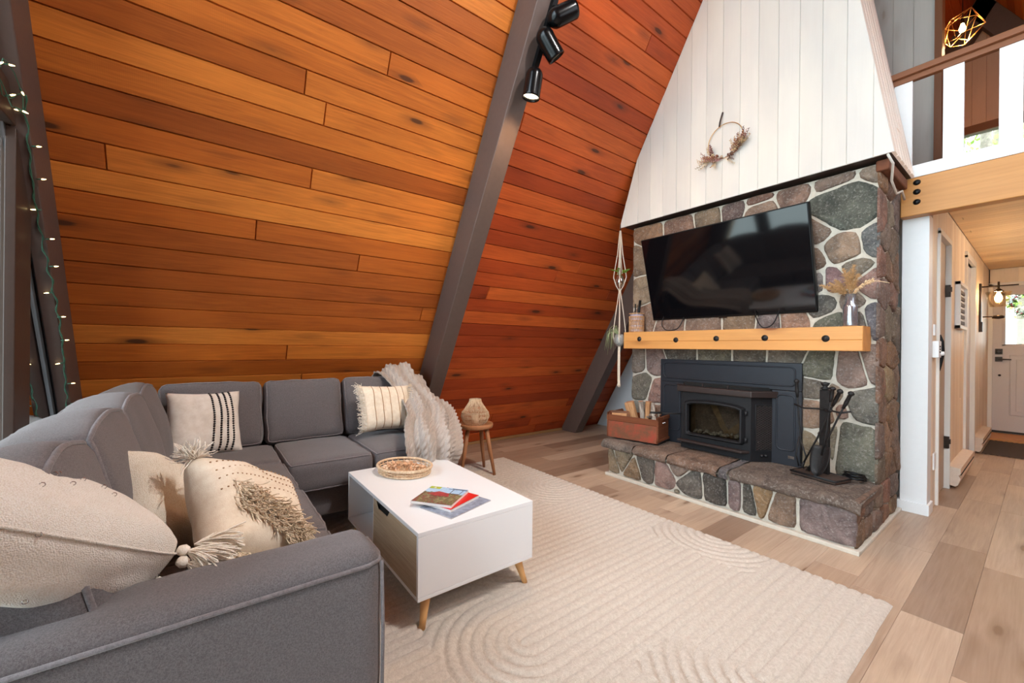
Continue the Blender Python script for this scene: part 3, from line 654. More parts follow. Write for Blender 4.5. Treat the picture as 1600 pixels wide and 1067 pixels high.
o = part('ash_bed', m, plain('pale_ash', (188, 180, 168), .95, nz=.3), ins); o['kind'] = 'stuff'
lip = prism([(FX0-.02, FY-.035), (FX1+.015, FY-.035), (SX1+.02, SY-.03), (SX0-.02, SY-.03)], .79, .838); part('hood_lip', lip, M_stovelip, ins, bevel=.006)
m = prism([(FX0+.02, FY+.02), (FX1-.01, FY+.02), (SX1-.02, SY-.005), (SX0+.02, SY-.005)], .838, .86); part('top_vent', m, M_dark, ins)
for x in (-1.7, -1.5): 
    m = MB(); m.box(x-.004, x+.004, FY+.01, FY+.03, .838, .862); part('vent_fin', m, M_stovelip, ins)
# ash lip shelf
m = prism([(FX0-.01, FY-.05), (FX1-.04, FY-.06), (FX1-.005, FY), (FX0-.01, FY)], .372, .392); part('ash_shelf', m, M_stovelip, ins, bevel=.005)
# door: arched frame
def arch(x0, x1, z0, z1, rise, rad, n=10):
    pts = []
    for cx, cz, a0 in ((x0+rad, z0+rad, 180), (x1-rad, z0+rad, 270)):
        for a in range(0, 91, 30): pts.append((cx+rad*math.cos(R(a0+a)), cz+rad*math.sin(R(a0+a))))
    for k in range(n+1):
        t = k/n; x = x1-(x1-x0)*t; zz = z1+rise*(1-(2*t-1)**2)
        if k in (0, n): zz -= .01
        pts.append((x, zz))
    return pts
A = arch(-1.845, -1.362, .425, .715, .022, .03); B = arch(OX0, OX1, OZ0, .69, .012, .02); Cc = arch(OX0-.008, OX1+.008, OZ0-.008, .697, .014, .02)
n = len(A); m = MB(); v = [(p[0], FY-.002, p[1]) for p in A]+[(p[0]*.98-1.6*.02, FY-.035, p[1]) for p in inset(A, .012)]+[(p[0], FY-.035, p[1]) for p in Cc]+[(p[0], FY-.01, p[1]) for p in B]
fs = []
for r_ in range(3):
    for k in range(n): fs.append((r_*n+k, r_*n+(k+1) % n, (r_+1)*n+(k+1) % n, (r_+1)*n+k))
m.add(v, fs); part('stove_door', m, M_stove2, ins, bevel=.003)
m = MB(); m.add([(p[0], FY-.011, p[1]) for p in B], [tuple(range(n))]); part('door_glass', m, M_smoked, ins)
for z in (.47, .67): m = MB(); m.tube([(-1.352, FY-.02, z-.018), (-1.352, FY-.02, z+.018)], .010, 8); part('door_hinge', m, M_stove2, ins)
m = MB(); m.tube([(-1.86, FY-.03, .60), (-1.905, FY-.09, .60), (-1.96, FY-.16, .605)], .006, 8); m.tube([(-1.96, FY-.16, .605), (-2.02, FY-.23, .607)], .009, 8); part('door_handle', m, M_iron, ins)
# perforated cheek grille
a = Vector((FX1, FY, 0)); b = Vector((SX1, SY, 0)); d = (b-a); L = d.length; d.normalize(); nrm = Vector((d.y, -d.x, 0))
FG = frame_m(a, d, (0, 0, 1), nrm)
m = MB(); m.box(.04, L-.035, .40, .73, -.002, .001, M=FG); part('grille_backing', m, M_dark, ins)
m = MB(); ns = 7; 
k = 0
for i in range(-30, 40):
    z0 = .40+i*.017
    p0, p1 = (.04, z0), (L-.035, z0+(L-.075)*.62)
    for P0, P1 in ((p0, p1), ((.04, p1[1]), (L-.035, p0[1]))):
        seg = [(P0[0]+(P1[0]-P0[0])*t/8, P0[1]+(P1[1]-P0[1])*t/8) for t in range(9)]
        seg = [s_ for s_ in seg if .40 <= s_[1] <= .73]
        if len(seg) > 1: m.tube([FG @ Vector((s_[0], s_[1], .002)) for s_ in seg], .0022, 4, caps=False)
part('grille', m, M_stovelip, ins)
m = MB(); m.tube([FG @ Vector(p) for p in ((.035, .395, .002), (L-.03, .395, .002), (L-.03, .735, .002), (.035, .735, .002))], .004, 6, closed=True); part('grille_frame', m, M_stove2, ins)
for x in (.08, .11): m = MB(); m.lathe([(0, .018), (.01, .016), (.011, 0)], 12, M=frame_m(FG @ Vector((x, .36, .0)), d, (0, 0, 1), nrm)); part('control_knob', m, M_stove2, ins)

# ------------------------------------------------------------------ crate of firewood
ang = math.atan2(.09, .45)
cr_ = thing('wooden_crate', 'old red-painted wooden crate of split firewood on the stone hearth', 'crate', (-2.245, 3.055, .325), ang)
M_crate = board_mat('weathered_crate_wood', [(0, lin((112, 62, 38))), (1, lin((140, 84, 52)))], rough=.8, grain=.7, knots=False)
t = NT('worn_red_paint'); v = t.coord(); n_ = t.noise(v, 9, 6, .75)
t.set(t.ramp(n_, [(.42, lin((116, 74, 50))), (.52, lin((138, 72, 48))), (.62, lin((160, 66, 46)))]), .8); M_redpaint = t.m
CW, CD, CH = .46, .30, .225
for (y0, y1, nm) in ((0, .014, 'long_side'), (CD-.014, CD, 'long_side')):
    m = MB(); F = frame_m((-CW/2, y0, 0), (1, 0, 0), (0, 0, 1), (0, -1, 0))
    planks(m, F, [(0, 0), (CW, 0), (CW, .15), (0, .15)], .15, (9, 9.1), groove=.003, gdepth=.003, seed=3, mi=1); planks(m, F, [(0, .154), (CW, .154), (CW, CH-.02), (0, CH-.02)], .09, (9, 9.1), phase=.15, groove=.003, gdepth=.003, seed=4)
    m.box(-CW/2, CW/2, y0+.002, y1, 0, CH-.02); m.build(nm, [M_crate, M_redpaint], cr_)
for sx_ in (-1, 1):
    m = MB(); x1 = sx_*CW/2; xi = x1-sx_*.014; m.box(min(x1, xi), max(x1, xi), .014, CD-.014, 0, CH-.005)
    for b in ((0, .03, 0, CH), (CD-.03, CD, 0, CH), (0, CD, 0, .03), (0, CD, CH-.03, CH)): m.box(min(x1, x1+sx_*.012), max(x1, x1+sx_*.012), b[0], b[1], b[2], b[3])
    n0 = len(m.v); m.has = True
    for q in range(n0): v_ = m.v[q]; m.uv[q] = (v_[1], v_[2]); m.tone[q] = (.4, .3, .6)
    m.build('end_panel', M_crate, cr_)
box1('crate_bottom', (-CW/2+.01, CW/2-.01, .01, CD-.01, .005, .02), M_brown, cr_)
for z in (.04,): 
    m = MB(); m.box(CW/2+.012, CW/2+.016, .0, CD, .002, .012); m.build('metal_strap', M_iron, cr_)
for y in (.10, .135):
    m = MB(); m.lathe([(0, .012), (.008, .010), (.009, 0)], 8, M=frame_m((CW/2+.014, y, CH-.055), (0, 1, 0), (0, 0, 1), (1, 0, 0)))
    m.build('peg', M_chrome, cr_)
# split logs
def bark(name, c1, c2, sc=30):
    t = NT(name); v = t.coord('Object', (1, 1, .2)); n_ = t.noise(v, sc, 5, .7, .5); t.set(t.ramp(n_, [(.35, lin(c1)), (.65, lin(c2))]), .9); t.bump(n_, .6, .006); return t.m
M_split = bark('split_wood', (160, 112, 74), (206, 158, 112)); M_barkm = bark('brown_bark', (84, 58, 44), (128, 92, 70), 40); M_birch = bark('birch_bark', (90, 74, 64), (226, 212, 196), 22)
M_end = bark('log_end_grain', (150, 104, 78), (188, 140, 104), 40)
def log(loc, rot, L, r, kind, seed, label):
    rr = random.Random(seed); m = MB(); 
    if kind == 'split': prof = [(-r, -r*.6), (r*.9, -r*.75), (r*.95, r*.3), (r*.3, r*.95), (-r*.7, r*.6)]
    else: prof = [(r*math.cos(2*math.pi*k/10)*rr.uniform(.92, 1.06), r*math.sin(2*math.pi*k/10)*rr.uniform(.92, 1.06)) for k in range(10)]
    n = len(prof); NR = 6; vs = []
    for i in range(NR):
        for p in prof: vs.append((p[0]*(1+.06*rr.uniform(-1, 1)), p[1]*(1+.06*rr.uniform(-1, 1)), L*(i/(NR-1)-.5)))
    fs = [(i*n+k, i*n+(k+1) % n, (i+1)*n+(k+1) % n, (i+1)*n+k) for i in range(NR-1) for k in range(n)]
    mi = [0]*len(fs)
    m.add(vs, fs, 0); 
    if kind == 'split':
        for i in range(NR-1): m.mi[i*n+2] = 1; m.mi[i*n+3] = 1
    m.add([vs[k] for k in range(n)], [tuple(range(n-1, -1, -1))], 2); m.add([vs[(NR-1)*n+k] for k in range(n)], [tuple(range(n))], 2)
    mats = {'split': [M_split, M_barkm, M_end], 'birch': [M_birch, M_birch, M_end], 'bark': [M_barkm, M_barkm, M_end]}[kind]
    o = m.build('firewood_log', mats, bevel=.003); o.location = loc; o.rotation_euler = rot
    return tag(o, label, 'firewood', 'firewood in the crate')
def cl(x, y, z):  # crate local to world
    return cr_.matrix_world @ Vector((x, y, z))
bpy.context.view_layer.update()
LG = [(-.165, .08, .19, (R(86), 0, ang+R(90)), .20, .048, 'split', 'reddish split log lying at the left end of the wooden crate'),
      (-.05, .14, .20, (R(8), R(-14), .3), .26, .042, 'split', 'tan split log leaning upright second from the left in the crate'),
      (.03, .16, .215, (R(6), R(-9), .9), .25, .022, 'birch', 'thin birch log with peeling bark standing left of the middle in the crate'),
      (.085, .15, .215, (R(4), R(-4), 1.9), .25, .030, 'split', 'pale split log standing at the middle of the crate'),
      (.13, .17, .20, (R(-6), R(6), 2.2), .26, .022, 'birch', 'white birch log standing right of the middle in the crate'),
      (.06, .22, .19, (R(-6), R(3), 1.1), .24, .034, 'split', 'light split log standing at the back of the crate'),
      (-.16, .2, .14, (R(84), 0, ang+R(85)), .2, .045, 'bark', 'dark barked log lying low at the back left of the crate')]
for k, a in enumerate(LG): log(cl(a[0], a[1], a[2]), a[3], a[4], a[5], a[6], k, a[7])
rr = random.Random(5)
m = MB()
for k in range(26):
    p = cl(rr.uniform(.08, .21), rr.uniform(.06, .26), rr.uniform(.14, .225)); q = Vector((rr.uniform(-1, 1), rr.uniform(-1, 1), rr.uniform(-.1, .9))).normalized()*rr.uniform(.03, .07)
    m.tube([p, p+q*.5+Vector((0, 0, .004)), p+q], rr.uniform(.003, .009), 6, mi=rr.choice((0, 1, 1)))
o = tag(m.build('kindling', [M_barkm, M_birch], kind='stuff'), 'loose twigs and birch bark kindling heaped at the right end of the crate', 'kindling')

# ------------------------------------------------------------------ fireplace tools
BX, BY = -.885, 3.205
st = thing('tool_stand', 'black iron fireplace tool stand with slab base on the right of the hearth', 'tool stand', (BX, BY, .318), R(-14))
m = MB(); m.box(-.14, .13, -.085, .085, 0, .022); m.build('base_plate', plain('rusty_iron', (74, 58, 50), .7, .3, nz=.3, bump=.3), st, bevel=.006)
m = MB(); m.tube([(-.14, -.085, .02), (.13, -.085, .02), (.13, .085, .02), (-.14, .085, .02)], .007, 6, closed=True); m.build('base_rim', M_iron, st)
m = MB(); m.box(-.03, .025, .03, .052, .02, .57); m.build('post', M_iron, st, bevel=.002)
m = MB(); m.lathe([(.012, .57), (.03, .578), (.012, .59), (.02, .60), (.026, .615), (.0, .622)], 10, c=(-.002, .04, 0)); m.build('finial', M_iron, st)
m = MB(); m.tube([(-.17, .0, .455), (-.10, -.02, .44), (0, .02, .445), (.12, -.02, .44), (.17, -.01, .455)], .006, 8); m.tube([(.0, .03, .445), (.05, -.04, .44), (.09, -.07, .445), (.1, -.075, .46)], .006, 8); m.build('hook_bar', M_iron, st)
bpy.context.view_layer.update()
def tl(x, y, z): return st.matrix_world @ Vector((x, y, z))
def tool(name, label, top, bot, tip):
    o = thing(name, label, 'fireplace tool', tuple(tl(*bot)), 0, 'fireplace tools on the stand')
    inv = under(o); T = inv @ tl(*top); Bp = Vector((0, 0, 0)); m = MB(); d = (T-Bp)
    m.tube([Bp, Bp+d*.35+Vector((.006, 0, 0)), Bp+d*.7, T], .0055, 8); m.build('shaft', M_iron, o)
    m = MB(); h = Bp+d*.82; m.tube([h, Bp+d*.9, T, T+d*.01, T+d*.03, T+d*.05], [.008, .012, .010, .016, .018, .008], 8); m.build('handle', M_iron, o)
    tip(o, Bp, d)
def tip_shovel(o, B, d):
    z = d.normalized(); f = frame_m(B-z*.02, Vector((1, -.3, 0)), z, Vector((1, -.3, 0)).cross(z)); m = MB()
    def g(u, v): 
        w = .055*math.sin(math.pi*min(1, .25+v*.75))**.5+.004; return f @ Vector(((u-.5)*2*w, .08-v*.2, .018*(2*u-1)**2-.01+.012*v))
    m.grid(g, 8, 8); ob = m.build('scoop', M_iron, o); md = ob.modifiers.new('s', 'SOLIDIFY'); md.thickness = .003
def tip_poker(o, B, d): m = MB(); z = d.normalized(); m.tube([B, B-z*.03, B-z*.05+Vector((.02, 0, 0))], [.006, .006, .002], 8); m.tube([B-z*.01, B+Vector((-.025, 0, -.03))], [.005, .002], 6); m.build('hook', M_iron, o)
def tip_brush(o, B, d):
    m = MB(); z = d.normalized()
    for k in range(40):
        a = rr.uniform(0, 6.28); q = Vector((math.cos(a), math.sin(a), 0))*rr.uniform(.003, .022); m.tube([B+q*.4+z*.03, B+q-z*.05], .0014, 4)
    m.build('bristles', M_iron, o)
def tip_tongs(o, B, d): m = MB(); z = d.normalized(); m.tube([B+z*.18, B+Vector((.03, 0, .05)), B+Vector((.012, 0, -.02))], .005, 6); m.tube([B+z*.18, B+Vector((-.03, 0, .05)), B+Vector((-.012, 0, -.02))], .005, 6); m.build('jaws', M_iron, o)
tool('fire_tongs', 'thin black fire tongs leaning at the left of the iron tool stand beside the insert', (-.17, .02, .60), (-.125, .0, .06), tip_tongs)
tool('fire_poker', 'black fire poker crossing in front of the tool stand post', (.10, .0, .56), (-.10, -.01, .075), tip_poker)
tool('fire_shovel', 'black fire shovel with its scoop hanging low at the right of the tool stand', (.09, -.05, .58), (.035, -.06, .16), tip_shovel)
tool('hearth_brush', 'black hearth brush hung at the far right of the tool stand with a tilted handle', (.17, -.02, .555), (-.03, -.035, .08), tip_brush)
m = MB(); pts = []
for k in range(90):
    a = k*.42; pts.append((-.735+.055*math.cos(a)*(1+.1*math.sin(k*.9)), 3.30+.045*math.sin(a), .330+.0004*k+.006*math.sin(k*.7)))
m.tube(pts, .004, 6); tag(m.build('coiled_cable', M_black), 'black cable coiled on the hearth behind the fireplace tool stand', 'cable')

# ------------------------------------------------------------------ soft furniture helpers
def rbox(w, d, h, r, puff=0, n=(14, 12, 6), M=None, seed=0, wr=0.0, puffxy=0.0):
    """rounded, softly bulging box centred on the origin"""
    mb = MB(); hw_, hd, hh = w/2, d/2, h/2; nx, ny, nz_ = n
    def P(a, b, c):
        q = Vector((max(-hw_+r, min(hw_-r, a*hw_)), max(-hd+r, min(hd-r, b*hd)), max(-hh+r, min(hh-r, c*hh))))
        d_ = Vector((a*hw_, b*hd, c*hh))-q; l = d_.length
        p = q+d_*(r/l) if l > 1e-6 else Vector((a*hw_, b*hd, c*hh))
        p.z += (puff*(1-a*a)*(1-b*b))*(1 if c > 0 else -1)*abs(c)**.5
        p.y += puffxy*(1-a*a)*(1-.4*c*c)*(1 if b > 0 else 0)*abs(b)**3
        if wr:
            s_ = mnoise.noise(Vector((p.x*9+seed*3.1, p.y*9, p.z*9)))*wr+mnoise.noise(Vector((p.x*26+seed, p.y*26, p.z*12)))*wr*.4
            p += (p.normalized())*s_
        return M @ p if M is not None else p
    def lin_(k, n): 
        t = 2*k/n-1; return math.copysign(abs(t)**.8, t)
    for ax in range(3):
        for sg in (-1, 1):
            na, nb = ((ny, nz_), (nx, nz_), (nx, ny))[ax]
            def fn(u, v, ax=ax, sg=sg):
                a, b = math.sin((2*u-1)*math.pi/2)*.5+(2*u-1)*.5, math.sin((2*v-1)*math.pi/2)*.5+(2*v-1)*.5
                return P(*((sg, a, b), (a, sg, b), (a, b, sg))[ax])
            mb.grid(fn, na, nb)
    return mb
def weld(o, d=.0008, sub=0):
    bm = bmesh.new(); bm.from_mesh(o.data); bmesh.ops.remove_doubles(bm, verts=bm.verts, dist=d); bmesh.ops.recalc_face_normals(bm, faces=bm.faces); bm.to_mesh(o.data); bm.free()
    o.data.polygons.foreach_set('use_smooth', [True]*len(o.data.polygons)); return o
def ringpts(w, d, h, r, sg, puff, M, seed, wr, puffxy):
    hw_, hd, hh = w/2, d/2, h/2; out = []
    ab = [(-1+2*t/12, -1) for t in range(12)]+[(1, -1+2*t/12) for t in range(12)]+[(1-2*t/12, 1) for t in range(12)]+[(-1, 1-2*t/12) for t in range(12)]
    for a, b in ab:
        c = sg; q = Vector((max(-hw_+r, min(hw_-r, a*hw_)), max(-hd+r, min(hd-r, b*hd)), c*(hh-r)))
        d_ = Vector((a*hw_, b*hd, c*hh))-q; p = q+d_*((r+.001)/d_.length)
        p.y += puffxy*(1-a*a)*(1-.4*c*c)*(1 if b > 0 else 0)*abs(b)**3
        if wr: p += p.normalized()*(mnoise.noise(Vector((p.x*9+seed*3.1, p.y*9, p.z*9)))*wr+mnoise.noise(Vector((p.x*26+seed, p.y*26, p.z*12)))*wr*.4)
        out.append(M @ p)
    return out
def cushion(parent, name, C, ex, ey, ez, w, d, h, r=.035, puff=.02, seed=0, wr=.006, pipes=(1,), wave=.0, puffxy=0):
    M = frame_m(C, ex, ey, ez); inv = under(parent)
    mb = rbox(w, d, h, r, puff, (16, 14, 7), inv @ M, seed, wr, puffxy); o = weld(mb.build(name, M_sofa, parent))
    for s_ in pipes:
        m = MB(); m.tube(ringpts(w, d, h, r, s_, puff, inv @ M, seed, wr, puffxy), .0068 if puffxy else .0045, 6, closed=True); m.build('piping', M_piping, o)
    return o
# ------------------------------------------------------------------ sectional sofa
X, Y, Z = Vector((1, 0, 0)), Vector((0, 1, 0)), Vector((0, 0, 1))
sofa = thing('sectional_sofa', 'large grey upholstered L-shaped sectional sofa with piped cushions in the corner by the window', 'sofa', (-2.6, .2, 0))
def spart(name, b, r, puff=0, n=(16, 16, 8), M=None, wr=.003, pipes=(), mat=None):
    x0, x1, y0, y1, z0, z1 = b; c = Vector(((x0+x1)/2, (y0+y1)/2, (z0+z1)/2)); m = rbox(x1-x0, y1-y0, z1-z0, r, puff, n, under(sofa) @ Matrix.Translation(c), 1, wr)
    o = weld(m.build(name, mat or M_sofa, sofa))
    for p in pipes: q = MB(); q.tube([under(sofa) @ Vector(v) for v in p], .005, 6); q.build('piping', M_piping, o)
    return o
spart('base', (-3.5, -1.22, -.6, .30, .13, .33), .02); spart('base', (-3.5, -2.60, .30, 1.41, .13, .33), .02)
spart('back_frame', (-3.5, -1.1, -.64, -.46, .13, .74), .05, n=(20, 6, 10)); spart('back_frame', (-3.56, -3.36, -.6, 1.41, .13, .74), .05, n=(6, 20, 10))
ax = -1.045
spart('arm', (-1.245, ax, -.62, .385, .07, .62), .045, n=(10, 30, 14), wr=.004, pipes=([(ax+.002, -.6, .588), (ax+.003, 0, .590), (ax+.002, .34, .588), (ax-.012, .372, .588), (-1.10, .384, .588), (-1.2, .384, .588)], [(ax-.01, .378, .585), (ax-.008, .382, .4), (ax-.01, .380, .1)]))
spart('arm', (-3.5, -2.56, 1.245, 1.40, .10, .575), .05, n=(30, 10, 14))
for x, y in ((-3.4, -.5), (-1.2, -.5), (-1.2, .25), (-2.7, 1.32), (-3.4, 1.32), (-2.7, .4)): spart('leg', (x-.03, x+.03, y-.03, y+.03, .02 if x > -3.4 and y > -.1 else 0, .15), .005, n=(2, 2, 2), mat=M_dark, wr=0)
zt, hh = .40, .175
seats = [((-3.15, -2.64), (-.22, .37)), ((-2.64, -2.12), (-.22, .375)), ((-2.12, -1.60), (-.22, .38)), ((-1.60, -1.245), (-.22, .375))]
for k, ((x0, x1), (y0, y1)) in enumerate(seats): cushion(sofa, 'seat_cushion', ((x0+x1)/2, (y0+y1)/2, zt), X, Y, Z, x1-x0-.004, y1-y0, hh, .04, .016, k, .006, (1, -1))
for k, (y0, y1) in enumerate(((.375, .85), (.85, 1.245))): cushion(sofa, 'seat_cushion', (-2.84, (y0+y1)/2, zt), X, Y, Z, .66, y1-y0-.004, hh, .04, .016, 5+k, .006, (1, -1))
# back cushions against the plank wall: normal +x leaning back
lean = R(17)
for k, (y0, y1) in enumerate(((-.22, .325), (.33, .835), (.84, 1.25))):
    nz_ = Vector((math.cos(lean), 0, math.sin(lean))); up_ = Vector((-math.sin(lean), 0, math.cos(lean)))
    cushion(sofa, 'back_cushion', (-3.255, (y0+y1)/2, .675), Y, up_, nz_, y1-y0-.006, .44, .19, .05, .022, 10+k, .008, (1, -1))
# back cushions along the window side: normal +y leaning back
lean = R(14)
for k, (x0, x1, zc, th_) in enumerate(((-3.2, -2.60, .675, .20), (-2.60, -2.04, .68, .21), (-2.04, -1.49, .68, .21), (-1.49, -1.13, .67, .20))):
    nz_ = Vector((0, math.cos(lean), math.sin(lean))); up_ = Vector((0, -math.sin(lean), math.cos(lean)))
    cushion(sofa, 'back_cushion', ((x0+x1)/2, -.275, zc), -X, up_, nz_, x1-x0+.0, .43, th_, .035, .03, 20+k, .007, (1, -1), wave=.02, puffxy=.05)

# ------------------------------------------------------------------ throw pillows
def pillow_mesh(w, h, T, M, seed=0, n=30, wr=.008, pinch=.07):
    mb = MB()
    for sg in (1, -1):
        def fn(u, v, sg=sg):
            a, b = 2*u-1, 2*v-1
            x = a*w/2*(1-pinch*(1-b*b)*abs(a)**2); y = b*h/2*(1-pinch*(1-a*a)*abs(b)**2)
            t = T/2*((1-a**4)*(1-b**4))**.55
            e = 1-max(abs(a), abs(b))**6
            t += e*(mnoise.noise(Vector((x*8+seed, y*8, sg*3.)))*wr*1.6+mnoise.noise(Vector((x*24+seed, y*24, sg*5.)))*wr*.5)
            dr = mnoise.noise(Vector((a*2+seed, b*2, 1)))*.006
            return M @ Vector((x+dr, y-dr, sg*t))
        mb.grid(fn, n, n, uv=True)
    return mb
def pt_on(w, h, T, a, b, seed=0, sg=1, wr=.008, pinch=.07, lift=.002):
    x = a*w/2*(1-pinch*(1-b*b)*abs(a)**2); y = b*h/2*(1-pinch*(1-a*a)*abs(b)**2); t = T/2*((1-a**4)*(1-b**4))**.55; e = 1-max(abs(a), abs(b))**6
    t += e*(mnoise.noise(Vector((x*8+seed, y*8, sg*3.)))*wr*1.6+mnoise.noise(Vector((x*24+seed, y*24, sg*5.)))*wr*.5)
    dr = mnoise.noise(Vector((a*2+seed, b*2, 1)))*.006
    return Vector((x+dr, y-dr, sg*(t+lift)))
def pillow(label, C, eu, ev, w, h, T, mat, seed=0, wr=.008, name='throw_pillow', pinch=.07):
    eu = Vector(eu).normalized(); ev = Vector(ev); ev = (ev-eu*ev.dot(eu)).normalized(); n_ = eu.cross(ev); M = frame_m(C, eu, ev, n_)
    o = bpy.data.objects.new(name, None); COL.objects.link(o); o.matrix_world = M; tag(o, label, 'pillow')
    mb = pillow_mesh(w, h, T, Matrix.Identity(4), seed, wr=wr, pinch=pinch); c = weld(mb.build('cover', mat, o), .0006); return o
def knit(name, rgb, rgb2, sx=90, sy=90, bump=.7):
    t = NT(name); v = t.coord('Object', (1, 1, 1)); vo = t.N('ShaderNodeTexVoronoi'); vo.inputs['Scale'].default_value = sx*2.4; vo.inputs['Randomness'].default_value = .75
    t.L(v, vo.inputs['Vector']); n_ = t.noise(v, 30, 4, .6); s_ = t.math('ADD', t.math('MULTIPLY', t.math('SUBTRACT', 1, vo.outputs['Distance']), .7), t.math('MULTIPLY', n_, .3))
    t.set(t.ramp(s_, [(.3, lin(rgb2)), (.75, lin(rgb))]), .95, 0, .15); t.bump(s_, bump, .004); return t.m
M_linen = fabric('white_linen', (238, 232, 224), (220, 210, 198), 500, .25, mottled=20)
M_cream = fabric('cream_cotton', (244, 232, 212), (228, 210, 186), 500, .4, mottled=30)
M_whiteknit = knit('white_woven_wool', (246, 243, 238), (226, 218, 206), 150)
M_whiteloop = knit('ivory_boucle', (246, 240, 228), (222, 208, 186), 170)
M_tan = fabric('tan_thread', (190, 150, 108), (150, 112, 78), 500)
M_bead = plain('black_bead', (28, 27, 30), .5, nz=0)
M_fringe = fabric('ivory_fringe', (252, 246, 236), (236, 224, 206), 300)
M_beigefringe = fabric('beige_fringe', (240, 224, 200), (214, 194, 166), 300)
def threads(mb, pts_dirs, L, r=.0016, droop=.6, mi=0, seed=1):
    rr = random.Random(seed)
    for p, d in pts_dirs:
        l = L*rr.uniform(.6, 1.2); q = Vector(p); dd = Vector(d).normalized(); pts = [q]
        for k in range(4):
            dd = (dd+Vector((rr.uniform(-.5, .5), rr.uniform(-.5, .5), rr.uniform(-.5, .5)))*.7).normalized(); q = q+dd*l/4; pts.append(q)
        mb.tube(pts, r, 4, mi, caps=False)
rr = random.Random(11)
# 1 black dotted pillow
p1 = pillow('white linen pillow with four rows of black beads leaning in the sofa corner', (-3.06, .012, .672), (-.05, .30, -.012), (-.165, -.03, .37), .37, .40, .14, M_linen, 3)
for row, a0 in enumerate((.18, .38, .56, .73)):
    m = MB()
    for k in range(27):
        b = -.93+1.86*k/26; c = pt_on(.37, .40, .14, a0-.10*abs(b)**2, b, 3)
        m.lathe([(0, -.005), (.0062, -.002), (.0062, .002), (0, .0055)], 7, c=c)
    m.build('bead_row', M_bead, p1)
# 2 cream striped fringed pillow on the far seat
W2_, H2_, T2_ = .40, .35, .14
p2 = pillow('cream pillow with tan stripes and fringed sides on the far seat beside the knit blanket', (-2.97, 1.085, .690), (-.02, .44, -.02), (-.15, 0, .33), W2_, H2_, T2_, M_cream, 8)
for a0 in (-.55, -.25, .05, .35, .62):
    m = MB(); m.tube([pt_on(W2_, H2_, T2_, a0, -.97+1.94*k/24, 8, lift=.001) for k in range(25)], .0026, 5); m.build('stripe', M_tan, p2)
for sg in (-1, 1):
    m = MB(); threads(m, [(pt_on(W2_, H2_, T2_, sg*.97, -1+2*k/90, 8), (sg*1, 0, rr.uniform(-.4, .6))) for k in range(91)]+[(pt_on(W2_, H2_, T2_, sg*.88, -1+2*k/60, 8), (sg*1, 0, rr.uniform(.2, .9))) for k in range(61)], .04, .002, seed=3+sg); m.build('fringe', M_beigefringe if sg > 0 else M_fringe, p2)
# 3 textured white pillow
p3 = pillow('ivory boucle pillow with a beige woven corner standing between the two fringed pillows', (-1.70, -.12, .635), (-.70, .51, -.497), (-.654, -.188, .733), .33, .33, .20, M_whiteloop, 5, .016, pinch=.12)
# 4 cream pillow with fringe
W4, H4, T4 = .37, .36, .17
p4 = pillow('cream pillow with brown stitched lines and a shaggy patch leaning nearest the coffee table', (-1.50, .123, .62), (-.441, .768, -.465), (-.822, -.137, .553), W4, H4, T4, M_cream, 12, .01)
for k4, b0 in enumerate((.80, .58, .36, .14)):
    m = MB()
    for k in range(44):
        if k % 2: continue
        a = -.85+1.8*k/43; a2 = a+.022
        f = lambda a: pt_on(W4, H4, T4, a, b0-.12*(a*a) , 12, lift=.0008)
        if a2 < .97: m.tube([f(a), f(a2)], .0022, 5)
    m.build('stitched_line', M_tan, p4)
m = MB(); pd = []
for k in range(1000):
    t_ = rr.random(); a = -.50+1.05*t_+rr.uniform(-.24, .24); b = -.02-.80*t_+rr.uniform(-.26, .26)
    if abs(a) < .98 and abs(b) < .98: pd.append((pt_on(W4, H4, T4, a, b, 12, lift=0), (rr.uniform(-.2, .5), -.9, .5)))
threads(m, pd, .035, .0016, seed=4); o = m.build('shaggy_patch', M_beigefringe, p4)
m = MB(); pd = [(pt_on(W4, H4, T4, -.96+rr.uniform(-.04, .06), .93+rr.uniform(-.05, .05), 12), (rr.uniform(-1, .7), rr.uniform(-.2, 1), rr.uniform(-.4, 1))) for k in range(110)]
threads(m, pd, .055, .0017, seed=6); m.build('corner_tassel', M_fringe, p4)
m = MB(); pd = [(pt_on(W4, H4, T4, -.9+1.2*rr.random(), -.98, 12), (rr.uniform(-.5, .5), -1, rr.uniform(-.2, .6))) for k in range(120)]
threads(m, pd, .045, .0017, seed=7); m.build('bottom_fringe', M_beigefringe, p4)
# 5 big white woven pillow by the arm
e1 = Vector((.667, -.526, .526)).normalized(); tt = Vector((-.62, -.78, .06)); tt = (tt-e1*tt.dot(e1)).normalized()
W5, H5, T5 = .56, .32, .17; T0 = Vector((-1.305, -.050, .660)); C5 = T0+e1*(W5/2-.015)+tt*(H5/2-.01)
eD, eB = Vector((-.47, -.58, -.69)).normalized(), Vector((-.50, -.72, .42)).normalized()
def p5pt(a, b, sg, lift=0.0):
    """b=-1 lower hem, b=+1 rear hem, fold over the soft ridge at b=0"""
    f = lambda q: .20*((q*q+.006)**.5+q)/2
    def mid(a, b): return T0+e1*(.27*(a+1)*(1-.03*b*b))+eD*f(-b)*(.80-.10*a)+eB*f(b)*1.15+Vector((0, 0, -.02))
    c = mid(a, b); du = mid(a+.02, b)-c; dv = mid(a, b+.02)-c; nn2 = du.cross(dv).normalized()
    if nn2.dot(Vector((1, .1, .3))) < 0: nn2 = -nn2
    t = .078*((1-min(1, abs(a))**4)*(1-min(1, abs(b))**4))**.5*(1-.28*math.exp(-(b/.3)**2))
    return c+nn2*sg*(t+lift+.006*mnoise.noise(Vector((a*4, b*4, sg)))*(1-max(abs(a), abs(b))**4))
C5 = T0+e1*.25
